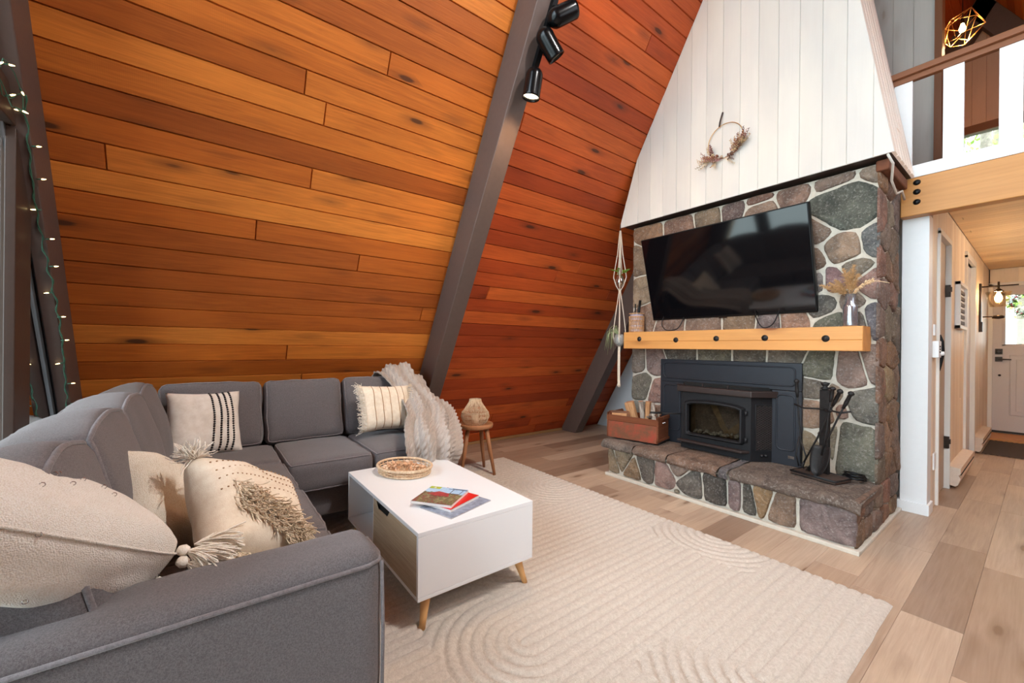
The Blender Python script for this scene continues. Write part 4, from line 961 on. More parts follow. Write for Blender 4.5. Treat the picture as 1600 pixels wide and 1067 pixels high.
p5 = bpy.data.objects.new('throw_pillow', None); COL.objects.link(p5); p5.location = C5; tag(p5, 'big white woven wool pillow with thick tassels lying beside the near sofa arm', 'pillow')
m = MB()
for sg in (1, -1): m.grid(lambda u, v, sg=sg: p5pt(2*u-1, 2*v-1, sg)-C5, 40, 40)
weld(m.build('cover', M_whiteknit, p5), .0006)
m = MB(); m.tube([p5pt(-.97+1.94*k/40, -.04, 1, .001)-C5 for k in range(41)], .0028, 6); m.build('seam', M_whiteknit, p5)
def tassel(root, P0, d, L, n, mat, seed, knot=True):
    rr = random.Random(seed); P0 = Vector(P0); d = Vector(d).normalized(); m = MB()
    if knot: m.lathe([(0, -.016), (.010, -.012), (.014, 0), (.010, .010), (0, .014)], 10, M=frame_m(P0, d.orthogonal(), d.cross(d.orthogonal()), d))
    for k in range(n):
        q = P0+d*.006; dd = (d+Vector((rr.uniform(-1, 1), rr.uniform(-1, 1), rr.uniform(-1, 1)))*.38).normalized(); pts = [q]; l = L*rr.uniform(.75, 1.15)
        for j in range(5):
            dd = (dd+Vector((0, 0, -.10))+Vector((rr.uniform(-1, 1), rr.uniform(-1, 1), rr.uniform(-1, 1)))*.14).normalized(); q = q+dd*l/5; pts.append(q)
        m.tube(pts, .0019, 4, caps=False)
    inv = under(root); m.v = [tuple(inv @ Vector(v)) for v in m.v]; return m.build('tassel', mat, root)
tassel(p5, (-1.285, -.035, .640), (.42, .85, -.22), .10, 190, M_fringe, 1)
tassel(p5, (-1.265, -.035, .620), (.55, .80, -.30), .085, 170, M_fringe, 2)
tassel(p5, (-1.28, -.09, .600), (.5, .35, -.35), .06, 110, M_fringe, 3, False)
tassel(p5, (-1.31, -.02, .640), (-.05, 1, -.05), .10, 130, M_fringe, 5, False)
for k in range(14):
    c = p5pt(rr.uniform(-.9, .5), rr.uniform(-.9, .6), 1, .002)-C5; m = MB()
    m.tube([c+Vector((0, .004*math.cos(a*.8), .004*math.sin(a*.8))) for a in range(8)], .0009, 4, closed=True); m.build('sequin', M_chrome, p5)

# ------------------------------------------------------------------ knitted throw over the far arm
def bez_patch(G, u, v):
    def cr_(p, t):
        n = len(p)-1; x = t*n; i = min(n-1, int(x)); f = x-i
        a, b, c, d = p[max(0, i-1)], p[i], p[i+1], p[min(n, i+2)]
        return .5*((2*b)+(c-a)*f+(2*a-5*b+4*c-d)*f*f+(3*b-a-3*c+d)*f**3)
    return cr_([cr_([Vector(q) for q in row], u) for row in G], v)
G = [[(-3.50, 1.14, .72), (-3.50, 1.25, .76), (-3.48, 1.38, .76), (-3.46, 1.46, .72)],
     [(-3.34, 1.135, .89), (-3.35, 1.25, .945), (-3.34, 1.37, .960), (-3.31, 1.48, .865)],
     [(-3.13, 1.16, .83), (-3.13, 1.26, .85), (-3.13, 1.39, .815), (-3.12, 1.51, .71)],
     [(-2.95, 1.185, .716), (-2.95, 1.33, .720), (-2.94, 1.46, .69), (-2.94, 1.57, .63)],
     [(-2.75, 1.16, .625), (-2.75, 1.29, .645), (-2.74, 1.42, .64), (-2.74, 1.52, .58)],
     [(-2.58, 1.08, .585), (-2.57, 1.19, .61), (-2.57, 1.33, .60), (-2.57, 1.46, .51)],
     [(-2.47, 1.03, .53), (-2.43, 1.13, .54), (-2.43, 1.27, .52), (-2.46, 1.40, .44)],
     [(-2.47, 1.06, .41), (-2.41, 1.15, .41), (-2.42, 1.25, .39), (-2.46, 1.36, .35)],
     [(-2.48, 1.07, .22), (-2.43, 1.16, .22), (-2.43, 1.25, .22), (-2.46, 1.34, .22)]]
def blanket(u, v):
    p = bez_patch(G, u, v); e = .01
    du = bez_patch(G, min(1, u+e), v)-bez_patch(G, max(0, u-e), v); dv = bez_patch(G, u, min(1, v+e))-bez_patch(G, u, max(0, v-e)); n_ = du.cross(dv).normalized()
    if n_.x+n_.z < 0: n_ = -n_
    fold = .026*math.sin(u*2*math.pi*3.1+1.3*math.sin(v*5)+v*2)*(.35+.65*min(1, v*1.3))+.016*mnoise.noise(Vector((u*4, v*7, 2)))
    # cable knit: ropes
    w = (u*11) % 1; c_ = .011*math.sin(math.pi*w)*(1+.6*math.sin(2*math.pi*(v*30+w*1.2))); 
    return p+n_*(fold+c_+.026)
m = MB(); m.grid(blanket, 170, 240); bl = weld(m.build('throw_blanket', knit('greige_cable_knit', (206, 198, 190), (168, 158, 150), 160, bump=.5)), .0003)
tag(bl, 'chunky greige cable knit blanket draped over the far end arm of the sofa', 'blanket'); md = bl.modifiers.new('t', 'SOLIDIFY'); md.thickness = .008
# ------------------------------------------------------------------ rug
RX0, RX1, RY0, RY1 = -3.38, -.412, -.06, 2.475
def rugh(x, y):
    # carved arches: repeating columns 0.74 wide along x, arches stepping along y
    cw = .62; ci = math.floor((x-RX0)/cw); cx = RX0+(ci+.5)*cw; per = 1.5; oy = (ci % 2)*.75+.2*((ci*7) % 3)
    ly = (y-RY0+oy) % per; dx = x-cx
    if ly < .31: d = math.hypot(dx, .31-ly); 
    elif ly < 1.0: d = abs(dx)
    else: d = math.hypot(dx, 0) if ly < 1.19 else max(abs(dx), 0)
    if ly >= .31 and ly < 1.5: d = abs(dx)
    if ly < .31 and d > .31: d = .31+ (d-.31)
    g = abs(((d/.048) % 1)-.5)*2
    return (1-max(0, 1-g*2.6)**1.1)
m = MB(); nx, ny = 340, 290; vs = []
for i in range(nx+1):
    for j in range(ny+1):
        x = RX0+(RX1-RX0)*i/nx; y = RY0+(RY1-RY0)*j/ny; ed = min(i, nx-i, j, ny-j); z = .003+.016*rugh(x, y)+.0015*mnoise.noise(Vector((x*60, y*60, 0)))
        x += .006*mnoise.noise(Vector((y*6, 1, 0)))*(i in (0, nx)); 
        if ed == 0: z = .001
        elif ed == 1: z = .010
        vs.append((x, y, z))
fs = [(i*(ny+1)+j, (i+1)*(ny+1)+j, (i+1)*(ny+1)+j+1, i*(ny+1)+j+1) for i in range(nx) for j in range(ny)]
m.add(vs, fs, smooth=True)
rug = m.build('area_rug', fabric('ivory_rug_pile', (212, 202, 190), (188, 176, 163), 260, .8, mottled=60)); tag(rug, 'ivory carved pile rug with arch pattern under the white coffee table', 'rug')

# ------------------------------------------------------------------ coffee table
ct = thing('coffee_table', 'white coffee table with open cubby, oak front flap and splayed pine legs', 'coffee table', (-1.98, .975, 0))
M_lac = plain('white_lacquer', (236, 238, 240), .28, nz=0); M_oakp = board_mat('pale_oak_veneer', [(0, lin((184, 166, 140))), (1, lin((192, 174, 148)))], rough=.5, grain=.7, knots=False, gscale=1.4)
M_pineleg = board_mat('pine_leg', [(0, lin((220, 168, 108))), (1, lin((228, 178, 120)))], rough=.45, grain=.25, knots=False)
x0, x1, y0, y1, z0, z1 = -.485, .485, -.295, .295, .135, .41
box1('top_panel', (x0, x1, y0, y1, z1-.018, z1), M_lac, ct, bevel=.0015); box1('bottom_panel', (x0, x1, y0, y1, z0, z0+.016), M_lac, ct, bevel=.0015)
box1('end_panel', (x1-.016, x1, y0, y1, z0+.0165, z1-.0185), M_lac, ct, bevel=.0015); box1('end_panel', (x0, x0+.016, y0, y1, z0+.0165, z1-.0185), M_lac, ct, bevel=.0015)
box1('divider', (-.055, -.039, y0+.002, y1-.002, z0+.016, z1-.018), M_lac, ct); box1('divider', (-.47, .47, y1-.15, y1-.135, z0+.016, z1-.018), M_lac, ct)
m = MB(); F = frame_m((0, y0+.001, 0), (1, 0, 0), (0, 0, 1), (0, -1, 0))
zt_ = z1-.020
for pl_ in ([(-.045, z0+.004), (.0, z0+.004), (.0, zt_), (-.045, zt_)], [(0, z0+.004), (.17, z0+.004), (.17, zt_-.032), (0, zt_-.032)], [(0, zt_-.032), (.0, zt_), (.0, zt_)], [(.17, z0+.004), (x1-.018, z0+.004), (x1-.018, zt_), (.17, zt_)]):
    if len(pl_) > 3: planks(m, F, pl_, .9, (9, 9.1), groove=.0, gdepth=.004, phase=-.3, seed=2)
m.add([F @ Vector(p) for p in ((0, zt_, 0), (.0, zt_-.033, 0), (.03, zt_-.033, 0))], [(0, 1, 2)], uv=[(0, 0), (0, .03), (.03, .03)], tone=(.2, .4, .6)); m.add([F @ Vector(p) for p in ((.17, zt_, 0), (.14, zt_-.033, 0), (.17, zt_-.033, 0))], [(0, 1, 2)], uv=[(0, 0), (0, .03), (.03, .03)], tone=(.2, .4, .6))
m.build('oak_flap', M_oakp, ct)
box1('oak_flap_edge', (-.045, -.0, y0+.0015, y0+.014, zt_-.001, zt_), M_oakp, ct)
box1('finger_slot_shade', (-.0, .17, y0+.012, y0+.014, zt_-.04, zt_), M_dark, ct)  # dark sheet stands in for the shade behind the cut-out
for sx_, sy_ in ((1, -1), (1, 1), (-1, -1), (-1, 1)):
    m = MB(); m.lathe([(.013, .012), (.0155, .06), (.020, .10), (.0235, .137)], 14, caps=True)
    for q, v in enumerate(m.v): k = (.137-v[2])/.137; m.v[q] = (v[0]+sx_*(.435+.035*k), v[1]+sy_*(.235+.035*k), v[2])
    m.has = True
    for q, v in enumerate(m.v): m.uv[q] = (v[2], v[0]); m.tone[q] = (.5, .2, .4)
    m.build('leg', M_pineleg, ct)
TT = .4105
# woven tray with wood chips
tc_ = Vector((-2.275, .945, TT)); tray = thing('woven_tray', 'round woven rattan tray with open lattice rim on the white coffee table', 'tray', tc_, .3)
M_rattan = bark('pale_rattan', (206, 172, 134), (240, 216, 184), 90); RX_, RY_ = .168, .135
def ell(rx, ry, z, n=48, ph=0): return [(rx*math.cos(2*math.pi*k/n+ph), ry*math.sin(2*math.pi*k/n+ph), z) for k in range(n)]
for z, r_, k in ((.007, .97, .0065), (.024, 1.0, .004), (.041, 1.03, .0075)):
    m = MB(); m.tube(ell(RX_*r_, RY_*r_, z, 60), k, 8, closed=True); m.build('rim_ring', M_rattan, tray)
m = MB()
for k in range(52):
    a = 2*math.pi*k/52; b = a+.10*(1 if k % 2 else -1); m.tube([(RX_*.975*math.cos(a), RY_*.975*math.sin(a), .008), (RX_*1.005*math.cos((a+b)/2), RY_*1.005*math.sin((a+b)/2), .024), (RX_*1.03*math.cos(b), RY_*1.03*math.sin(b), .041)], .0028, 5)
m.build('rim_lattice', M_rattan, tray)
m = MB(); m.grid(lambda u, v: Vector((RX_*v*math.cos(2*math.pi*u), RY_*v*math.sin(2*math.pi*u), .004+.0015*math.sin(v*90))), 48, 24); m.build('woven_base', M_rattan, tray)
m = MB()
for k in range(3): m.tube([(RX_*1.03*math.cos(a), RY_*1.03*math.sin(a), .043+.004*math.sin(a*30+k*2)) for a in [R(-62+t*8) for t in range(9)]], .006, 6)
m.build('handle_wrap', M_rattan, tray)
M_chip = [bark('peach_wood_curl', (210, 158, 118), (244, 206, 170), 60), bark('tan_wood_curl', (176, 124, 84), (222, 178, 136), 60), bark('cream_wood_curl', (224, 190, 156), (250, 226, 200), 60)]
rr = random.Random(21)
for k in range(120):
    a = rr.uniform(0, 6.28); q = rr.random()**.5*.86; x_, y_ = RX_*q*math.cos(a), RY_*q*math.sin(a); L = rr.uniform(.018, .034); wd_ = rr.uniform(.012, .02); cu = rr.uniform(.5, 1.6); m = MB()
    m.grid(lambda u, v: Vector(((u-.5)*L, (v-.5)*wd_*(1-.5*(2*u-1)**2), .009*cu*math.sin(math.pi*v)*(1-.4*(2*u-1)**2))), 6, 6)
    o = m.build('wood_curl', M_chip[k % 3]); o.location = tray.matrix_world.inverted().to_translation() if False else (tc_.x+x_, tc_.y+y_, TT+.010+rr.uniform(0, .034)*(1-q*.45)); o.rotation_euler = (rr.uniform(-.5, .5), rr.uniform(-.5, .5), rr.uniform(0, 6.28))
    md = o.modifiers.new('t', 'SOLIDIFY'); md.thickness = .002
    tag(o, 'small curled wood shaving in the woven rattan tray', 'potpourri', 'wood curls in the tray')
# magazines
def magazine(label, C, rz, w, h, t, cover, z, mats, extra=None):
    o = thing('magazine', label, 'magazine', (C[0], C[1], z), rz)
    box1('pages', (-w/2+.001, w/2-.001, -h/2+.001, h/2-.001, .0006, t-.0006), plain('paper_pages', (240, 236, 230), .8, nz=.03), o)
    box1('front_cover', (-w/2, w/2, -h/2, h/2, t-.0006, t), cover, o); box1('back_cover', (-w/2, w/2, -h/2, h/2, 0, .0006), mats, o)
    m = MB(); m.box(-w/2-.0006, -w/2, -h/2, h/2, 0, t); m.build('spine', mats, o); return o
def magcover(name):
    t = NT(name); v = t.coord('Object'); sp_ = t.N('ShaderNodeSeparateXYZ'); t.L(v, sp_.inputs[0]); n_ = t.noise(v, 38, 5, .7, 1.5); n2 = t.noise(v, 90, 3, .7)
    body = t.ramp(n_, [(.3, lin((60, 52, 66))), (.42, lin((150, 64, 66))), (.52, lin((92, 104, 66))), (.62, lin((176, 160, 120))), (.75, lin((70, 82, 110)))])
    sky = t.ramp(n2, [(.3, lin((150, 190, 226))), (.7, lin((196, 222, 242)))])
    f = t.math('GREATER_THAN', t.math('ADD', sp_.outputs[1], t.math('MULTIPLY', n_, .05)), .055)
    t.set(t.mix(f, body, sky), .3); return t.m
def mag_pt(px_, py_, z): d = ray(px_, py_); s_ = (z-HCAM)/d.z; return (d.x*s_, d.y*s_)
mg3 = magazine('grey-blue magazine at the bottom of the magazine pile on the coffee table', (-1.668, .948), R(16), .20, .265, .004, plain('grey_blue_cover', (140, 150, 168), .3, nz=.35, nscale=40), TT, plain('grey_cover', (120, 124, 136), .3))
mg2 = magazine('bright red covered magazine in the middle of the pile on the coffee table', (-1.722, .938), R(21), .20, .212, .012, plain('red_cover', (214, 40, 34), .3, nz=0), TT+.0045, plain('white_cover', (236, 232, 228), .3))
mg1 = magazine('top magazine with a red cottage picture and green badge on the coffee table', (-1.745, .907), R(37), .20, .206, .012, magcover('cottage_cover'), TT+.017, plain('white_cover', (236, 232, 228), .3))
ZT = .0121
m = MB(); m.box(-.098, -.040, .074, .101, ZT, ZT+.0004); m.build('green_badge', plain('green_badge', (176, 190, 44), .3, nz=0), mg1)
m = MB(); m.add([(-.079, .080, ZT+.0008), (-.061, .080, ZT+.0008), (-.070, .095, ZT+.0008)], [(0, 1, 2)]); m.build('badge_mark', M_white, mg1)
m = MB(); 
for b in ((.005, .098, .084, .088), (.03, .034, .03, .086), (.034, .082, .03, .033), (.079, .082, .03, .086), (.02, .098, .092, .097)): m.box(b[0], b[1], b[2], b[3], ZT, ZT+.0004)
m.build('window_lines', plain('navy_print', (50, 56, 84), .3, nz=0), mg1)
m = MB(); m.add([(-.075, .0, ZT+.0004), (-.03, .045, ZT+.0004), (.03, .028, ZT+.0004), (.045, -.012, ZT+.0004), (-.03, -.01, ZT+.0004)], [(0, 1, 2, 3, 4)][0:1]); m.build('cottage_roof_print', plain('brick_red_print', (168, 66, 66), .3, nz=.3, nscale=90), mg1)
# ------------------------------------------------------------------ side table and lantern
SC = Vector((-3.13, 1.975, 0)); stl = thing('side_table', 'round three-legged wooden stool table beside the far sofa arm', 'side table', SC)
M_stool = board_mat('stool_wood', [(0, lin((176, 124, 86))), (1, lin((190, 138, 100)))], rough=.5, grain=.5, knots=False)
m = MB(); m.lathe([(0, .415), (.135, .415), (.150, .42), (.155, .435), (.155, .452), (.150, .458), (.143, .455), (.138, .444), (0, .444)], 40); m.has = True
for q, v in enumerate(m.v): m.uv[q] = (v[0], v[1]); m.tone[q] = (.5, .3, .3)
m.build('round_top', M_stool, stl)
for a in (R(30), R(160), R(280)):
    pass
for (lx, ly) in ((.185, .085), (-.07, .14), (.03, -.17)):
    m = MB(); m.tube([(lx*.55, ly*.55, .418), (lx*.75, ly*.75, .22), (lx, ly, .0)], [.019, .018, .012], 14)
    m.has = True
    for q, v in enumerate(m.v): m.uv[q] = (v[2], v[0]+v[1]); m.tone[q] = (.3, .7, .2)
    m.build('leg', M_stool, stl)
ln = thing('rattan_lantern', 'squat woven rattan lantern on the round side table', 'lantern', SC+Vector((-.015, .0, .4445)))
def prof(t):  # height 0.235
    pts = [(0, .085), (.12, .112), (.30, .128), (.46, .124), (.62, .098), (.80, .07), (.93, .054), (1, .050)]
    for i in range(len(pts)-1):
        if t <= pts[i+1][0]: f = (t-pts[i][0])/(pts[i+1][0]-pts[i][0]); f = f*f*(3-2*f)*.4+f*.6; return pts[i][1]+(pts[i+1][1]-pts[i][1])*f
    return pts[-1][1]
LH = .225
m = MB()
for k in range(76):
    a = 2*math.pi*k/76; m.tube([(prof(t/10)*math.cos(a+.02*math.sin(t+k)), prof(t/10)*math.sin(a+.02*math.sin(t+k)), LH*t/10) for t in range(11)], .0019, 4, caps=False)
m.build('spokes', M_rattan, ln)
for t in (0, .04, .28, .33, .48, .96, 1.0):
    m = MB(); r_ = prof(t)+.001; m.tube([(r_*math.cos(2*math.pi*k/40), r_*math.sin(2*math.pi*k/40), LH*t) for k in range(40)], .0034 if t in (0, 1.0, .96) else .0022, 6, closed=True); m.build('hoop', M_rattan, ln)
m = MB(); m.lathe([(0, .002), (.08, .002)], 24); m.lathe([(.03, .004), (.03, .09), (0, .09)], 20); m.build('inner_candle', plain('ivory_candle', (222, 190, 156), .7), ln)

# ------------------------------------------------------------------ unseen window frame added around the right slope fill light
mb = MB()
for b in ((1.8, 4.2, 2.4, 2.48), (1.8, 4.2, 4.3, 4.38), (1.8, 1.88, 2.4, 4.38), (4.12, 4.2, 2.4, 4.38), (2.96, 3.04, 2.4, 4.38)): mb.box(b[0], b[1], b[2], b[3], .0, .06, M=FR)
mb.build('added_dormer_frame', M_trimwhite, kind='structure')

# ------------------------------------------------------------------ track lights on the rafter
trk = thing('track_light_rail', 'black lighting track fixed along the underside of the brown rafter', 'light track', (0, 0, 0))
m = MB(); m.box(1.725, 1.76, 3.43, 5.2, .24, .272, M=FW); m.build('track', M_black, trk)
def track_head(tag_, px_, axis, on, seed):
    P0 = px_; a = Vector(axis).normalized()       # axis: dome -> opening
    o = thing('track_spotlight', tag_, 'spotlight', P0, 0, 'spotlights on the rafter track')
    M_ = frame_m((0, 0, 0), a.orthogonal(), a.cross(a.orthogonal()), a)
    m = MB(); r = .058; L = .135
    pr = [(0, -r)]+[(r*math.sin(R(t)), -r*math.cos(R(t))) for t in range(15, 91, 15)]+[(r, L*.9), (r, L), (r-.004, L), (r-.004, L*.85)]
    m.lathe(pr, 28, M=M_ @ Matrix.Translation((0, 0, -.04))); m.build('shade', plain('gloss_black_metal', (16, 17, 19), .22, .5, nz=0), o)
    m = MB(); m.lathe([(0, L*.84), (r-.004, L*.84)], 28, M=M_ @ Matrix.Translation((0, 0, -.04))); m.build('lamp', emit('warm_lamp', (1, .78, .5), 6), o)
    inv = Matrix.Translation(-Vector(P0)); s_ = Vector(P0); q = s_-XW_plane(s_)*1
    m = MB(); base = foot_on_track(s_); m.tube([inv @ base, inv @ (base+SLOPE_N*.03), inv @ (s_-a*.01)], .008, 8); m.box(-.03, .03, -.012, .012, -.002, .02, M=inv @ frame_m(base, SLOPE_UP, (0, 1, 0), SLOPE_N)); m.build('stem', M_black, o)
    if on:
        l = bpy.data.lights.new('spot', 'SPOT'); l.energy = on; l.color = (1, .66, .36); l.spot_size = R(125); l.spot_blend = .7; l.shadow_soft_size = .04
        lo = bpy.data.objects.new('spotlight_lamp', l); COL.objects.link(lo); lo.matrix_world = Matrix.Translation(Vector(P0)+a*.09) @ a.to_track_quat('-Z', 'Y').to_matrix().to_4x4()
    return o
def XW_plane(p): return Vector((0, 0, 0))
def foot_on_track(p):
    d = (p-Vector((XW, 0, 0))).dot(SLOPE_N); q = p-SLOPE_N*(d-.27); return Vector((q.x, 1.742, q.z))
IR = lambda r_, u_: _r2*r_+_u2*u_
track_head('lowest of the three black track spotlights on the rafter, lit and pointing down', (-2.055, 1.715, 2.885), IR(-.16, -1)+_f*.1, 36, 1)
track_head('middle of the three black track spotlights on the rafter, tilted to the right', (-1.94, 1.745, 3.09), IR(.55, -.75)+_f*.25, 26, 2)
track_head('topmost of the three black track spotlights on the rafter, aimed up at the chimney', (-1.865, 1.785, 3.245), IR(.75, .45)+_f*.1, 14, 3)

def fill_head(v, aim, e, label):  # out-of-view spotlights added to brighten wall, rug and floor
    F_ = FR @ Vector((1.75, v, .36)); P0 = F_; a = (Vector(aim)-P0).normalized(); o = thing('track_spotlight', label, 'spotlight', P0, 0, 'spotlights on the rafter track')
    M_ = frame_m((0, 0, 0), a.orthogonal(), a.cross(a.orthogonal()), a); m = MB(); r = .052
    m.lathe([(0, -r)]+[(r*math.sin(R(t)), -r*math.cos(R(t))) for t in range(15, 91, 15)]+[(r, .11), (r, .12), (r-.004, .12), (r-.004, .10)], 28, M=M_ @ Matrix.Translation((0, 0, -.04))); m.build('shade', plain('gloss_black_metal', (16, 17, 19)), o)
    inv = Matrix.Translation(-P0); m = MB(); m.tube([inv @ (FR @ Vector((1.742, v, .27))), Vector((0, 0, 0))], .008, 8); m.build('stem', M_black, o)
    m = MB(); m.lathe([(0, .1), (r-.004, .1)], 28, M=M_ @ Matrix.Translation((0, 0, -.04))); m.build('lamp', emit('fill_lamp', (1, .9, .78), 6), o)
    l = bpy.data.lights.new('spot', 'SPOT'); l.energy = e; l.color = (1, .96, .92); l.spot_size = R(95); l.spot_blend = .9; l.shadow_soft_size = .05
    lo = bpy.data.objects.new('spotlight_lamp', l); COL.objects.link(lo); lo.matrix_world = Matrix.Translation(P0+a*.09) @ a.to_track_quat('-Z', 'Y').to_matrix().to_4x4()
tr2 = thing('track_light_rail', 'added black lighting track out of view on the right hand slope rafter', 'light track', (0, 0, 0))
m = MB(); m.box(1.725, 1.76, 3.1, 5.2, .24, .272, M=FR); m.build('track', M_black, tr2)  # unseen track added to carry the fill spotlights
fill_head(5.0, (-3.5, .1, .8), 230, 'added black fill spotlight out of view on the right slope rafter aimed at the plank wall over the sofa')
fill_head(4.5, (-1.7, 1.5, 0), 100, 'added black fill spotlight out of view on the right slope rafter aimed at the rug')
fill_head(4.1, (.0, 2.8, 0), 70, 'added black fill spotlight out of view on the right slope rafter aimed at the bare floor by the hall')

# ------------------------------------------------------------------ wreath
HPl = HDY-.004
wr_ = thing('dried_flower_hoop', 'thin brass hoop wreath with dried flowers hanging on the white chimney boards', 'wreath', (-1.555, HPl-.012, 2.80))
def wl2(x, z, y=0): return Vector((x+1.555, y, z-2.80))
m = MB(); m.tube([(.135*math.cos(2*math.pi*k/48), 0, .135*math.sin(2*math.pi*k/48)) for k in range(48)], .0028, 6, closed=True); m.build('brass_hoop', plain('brass', (206, 160, 92), .3, .8, nz=0), wr_)
m = MB(); m.tube([(-.045, -.004, .128), (-.040, -.006, .16), (-.030, -.003, .20), (-.022, .003, .235)], [.006, .0055, .0055, .006], 6); m.build('ribbon', plain('dark_ribbon', (58, 42, 38), .8), wr_)
cols = [plain('dried_%s' % n_, c, .9, nz=.15) for n_, c in (('rust', (138, 80, 60)), ('tan', (196, 164, 124)), ('cream', (226, 206, 172)), ('mauve', (158, 112, 108)), ('brown', (92, 54, 42)), ('olive', (140, 122, 92)))]
rr = random.Random(8)
def sprig(root, base, d, L, mats, seed, leaf=.014, n=9, fl=True):
    rr = random.Random(seed); base = Vector(base); d = Vector(d).normalized(); m = MB(); side = d.cross(Vector((0, 1, 0))).normalized(); pts = []
    q = base
    for k in range(6): pts.append(q); d = (d+Vector((rr.uniform(-.15, .15), rr.uniform(-.25, .05), rr.uniform(-.15, .15)))).normalized(); q = q+d*L/5
    m.tube(pts, .0012, 4)
    for k in range(n):
        t = k/(n-1)*4.9; i = int(t); p = pts[i].lerp(pts[i+1], t-i); sg = 1 if k % 2 else -1; e = (d*.7+side*sg*.9+Vector((0, rr.uniform(-.8, .1), 0))).normalized(); w = e.cross(Vector((rr.uniform(-.3, .3), 1, rr.uniform(-.3, .3)))).normalized(); l = leaf*rr.uniform(.7, 1.3)*(1.1-.5*k/n)
        a = [p, p+e*l*.5+w*l*.25, p+e*l, p+e*l*.5-w*l*.25]; h = Vector((0, -.0015, 0))
        m.add(a+[x+h for x in a], [(0, 1, 2, 3), (4, 7, 6, 5), (0, 4, 5, 1), (1, 5, 6, 2), (2, 6, 7, 3), (3, 7, 4, 0)])
    return m.build('dried_sprig', mats, root)
sd = 0
for (cx, cz, dx, dz, nn, ci) in ((-1.60, 2.675, -1, .1, 5, (0, 3, 5)), (-1.66, 2.69, -1, .45, 6, (0, 1, 3)), (-1.68, 2.70, -.8, -.6, 5, (1, 5, 2)), (-1.67, 2.72, -.2, 1, 4, (3, 1, 4)), (-1.63, 2.675, .1, -1, 3, (1, 2, 0)),
                                 (-1.50, 2.69, 1, .5, 5, (4, 0, 1)), (-1.47, 2.71, 1, .8, 6, (0, 1, 5)), (-1.44, 2.74, 1, .9, 6, (0, 4, 3)), (-1.45, 2.73, 1, .05, 6, (5, 1, 1)), (-1.47, 2.72, .1, 1, 4, (1, 0, 1)), (-1.53, 2.67, .5, -.4, 4, (4, 4, 2))):
    for k in range(nn):
        sd += 1; b = wl2(cx+rr.uniform(-.02, .02), cz+rr.uniform(-.02, .02), -.006); sprig(wr_, b, (dx+rr.uniform(-.5, .5), rr.uniform(-.35, 0), dz+rr.uniform(-.4, .4)), rr.uniform(.065, .105), cols[ci[k % 3]], sd, leaf=.019, n=11)
for k in range(26):
    t = R(200+125*rr.random()); c = Vector((.135*math.cos(t)+rr.uniform(-.015, .015), -.012, .135*math.sin(t)+rr.uniform(-.015, .015))); m = MB(); r_ = rr.uniform(.006, .013)
    for j in range(6): a = j*math.pi/3; m.lathe([(0, -r_*.3), (r_*.45, 0), (0, r_*.3)], 6, c=c+Vector((r_*.6*math.cos(a), 0, r_*.6*math.sin(a))))
    m.build('dried_bloom', cols[rr.choice((2, 4, 4, 1, 0))], wr_)

# ------------------------------------------------------------------ macrame plant hanger at the left end of the mantel
M_rope = plain('cotton_rope', (216, 202, 184), .95, nz=.1, nscale=200, bump=.4, bscale=300)
MX, MY = -2.50, 3.20
hg = thing('macrame_hanger', 'long cream macrame plant hanger hanging from the left corner of the white hood', 'plant hanger', (MX, MY, 2.30))
m = MB()
zz = lambda z: z-2.30
m.tube([(0, 0, zz(2.34)), (0, 0, zz(2.26))], .004, 6); m.build('hook', M_nickel, hg)
def strands(name, zs, rads, n, r=.0045, ph=0):
    for k in range(n):
        a = 2*math.pi*k/n+ph; m = MB(); P = [Vector((rd*math.cos(a), rd*math.sin(a), zz(z))) for z, rd in zip(zs, rads)]; m.tube(P, r, 6); m.build(name, M_rope, hg)
strands('cord', (2.28, 2.05, 1.90, 1.83, 1.75, 1.70), (.004, .025, .050, .060, .035, .006), 4, ph=.6)
strands('cord', (2.25, 2.0, 1.86), (.003, .012, .025), 2, .004)
strands('cord', (1.70, 1.45, 1.33, 1.26, 1.20, 1.16), (.006, .04, .055, .058, .045, .006), 4, ph=.6)
m = MB(); m.lathe([(.006, zz(1.72)), (.012, zz(1.71)), (.012, zz(1.68)), (.006, zz(1.67))], 10, caps=True); m.lathe([(.006, zz(1.17)), (.013, zz(1.16)), (.013, zz(1.13)), (.006, zz(1.12))], 10, caps=True); m.build('wrapped_knot', M_rope, hg)
m = MB(); rr = random.Random(4)
for k in range(12):
    a = rr.uniform(0, 6.28); q = rr.uniform(.004, .012); m.tube([(q*math.cos(a), q*math.sin(a), zz(1.15)), (q*1.2*math.cos(a), q*1.2*math.sin(a), zz(.95)), (q*1.1*math.cos(a+.3), q*1.1*math.sin(a+.3), zz(.80)), (q*1.9*math.cos(a+.3), q*1.9*math.sin(a+.3), zz(.775+rr.uniform(-.01, .01)))], .0038, 5)
m.build('tail', M_rope, hg)
M_leaf = plain('fresh_green_leaf', (120, 168, 48), .5, nz=.2, nscale=40); M_leaf2 = plain('pale_air_plant', (150, 160, 118), .6, nz=.15)
g1 = thing('hanging_glass_pot', 'small mirrored glass pot with a leafy green plant in the upper macrame cradle', 'plant pot', (MX, MY, 1.735))
m = MB(); m.lathe([(0, 0), (.018, .004), (.036, .03), (.040, .06), (.034, .09), (.026, .105), (.026, .112), (.022, .112), (.022, .09)], 24); m.build('glass_pot', plain('mercury_glass', (190, 184, 176), .12, .95, nz=.3, nscale=60), g1)
m = MB(); rr = random.Random(6)
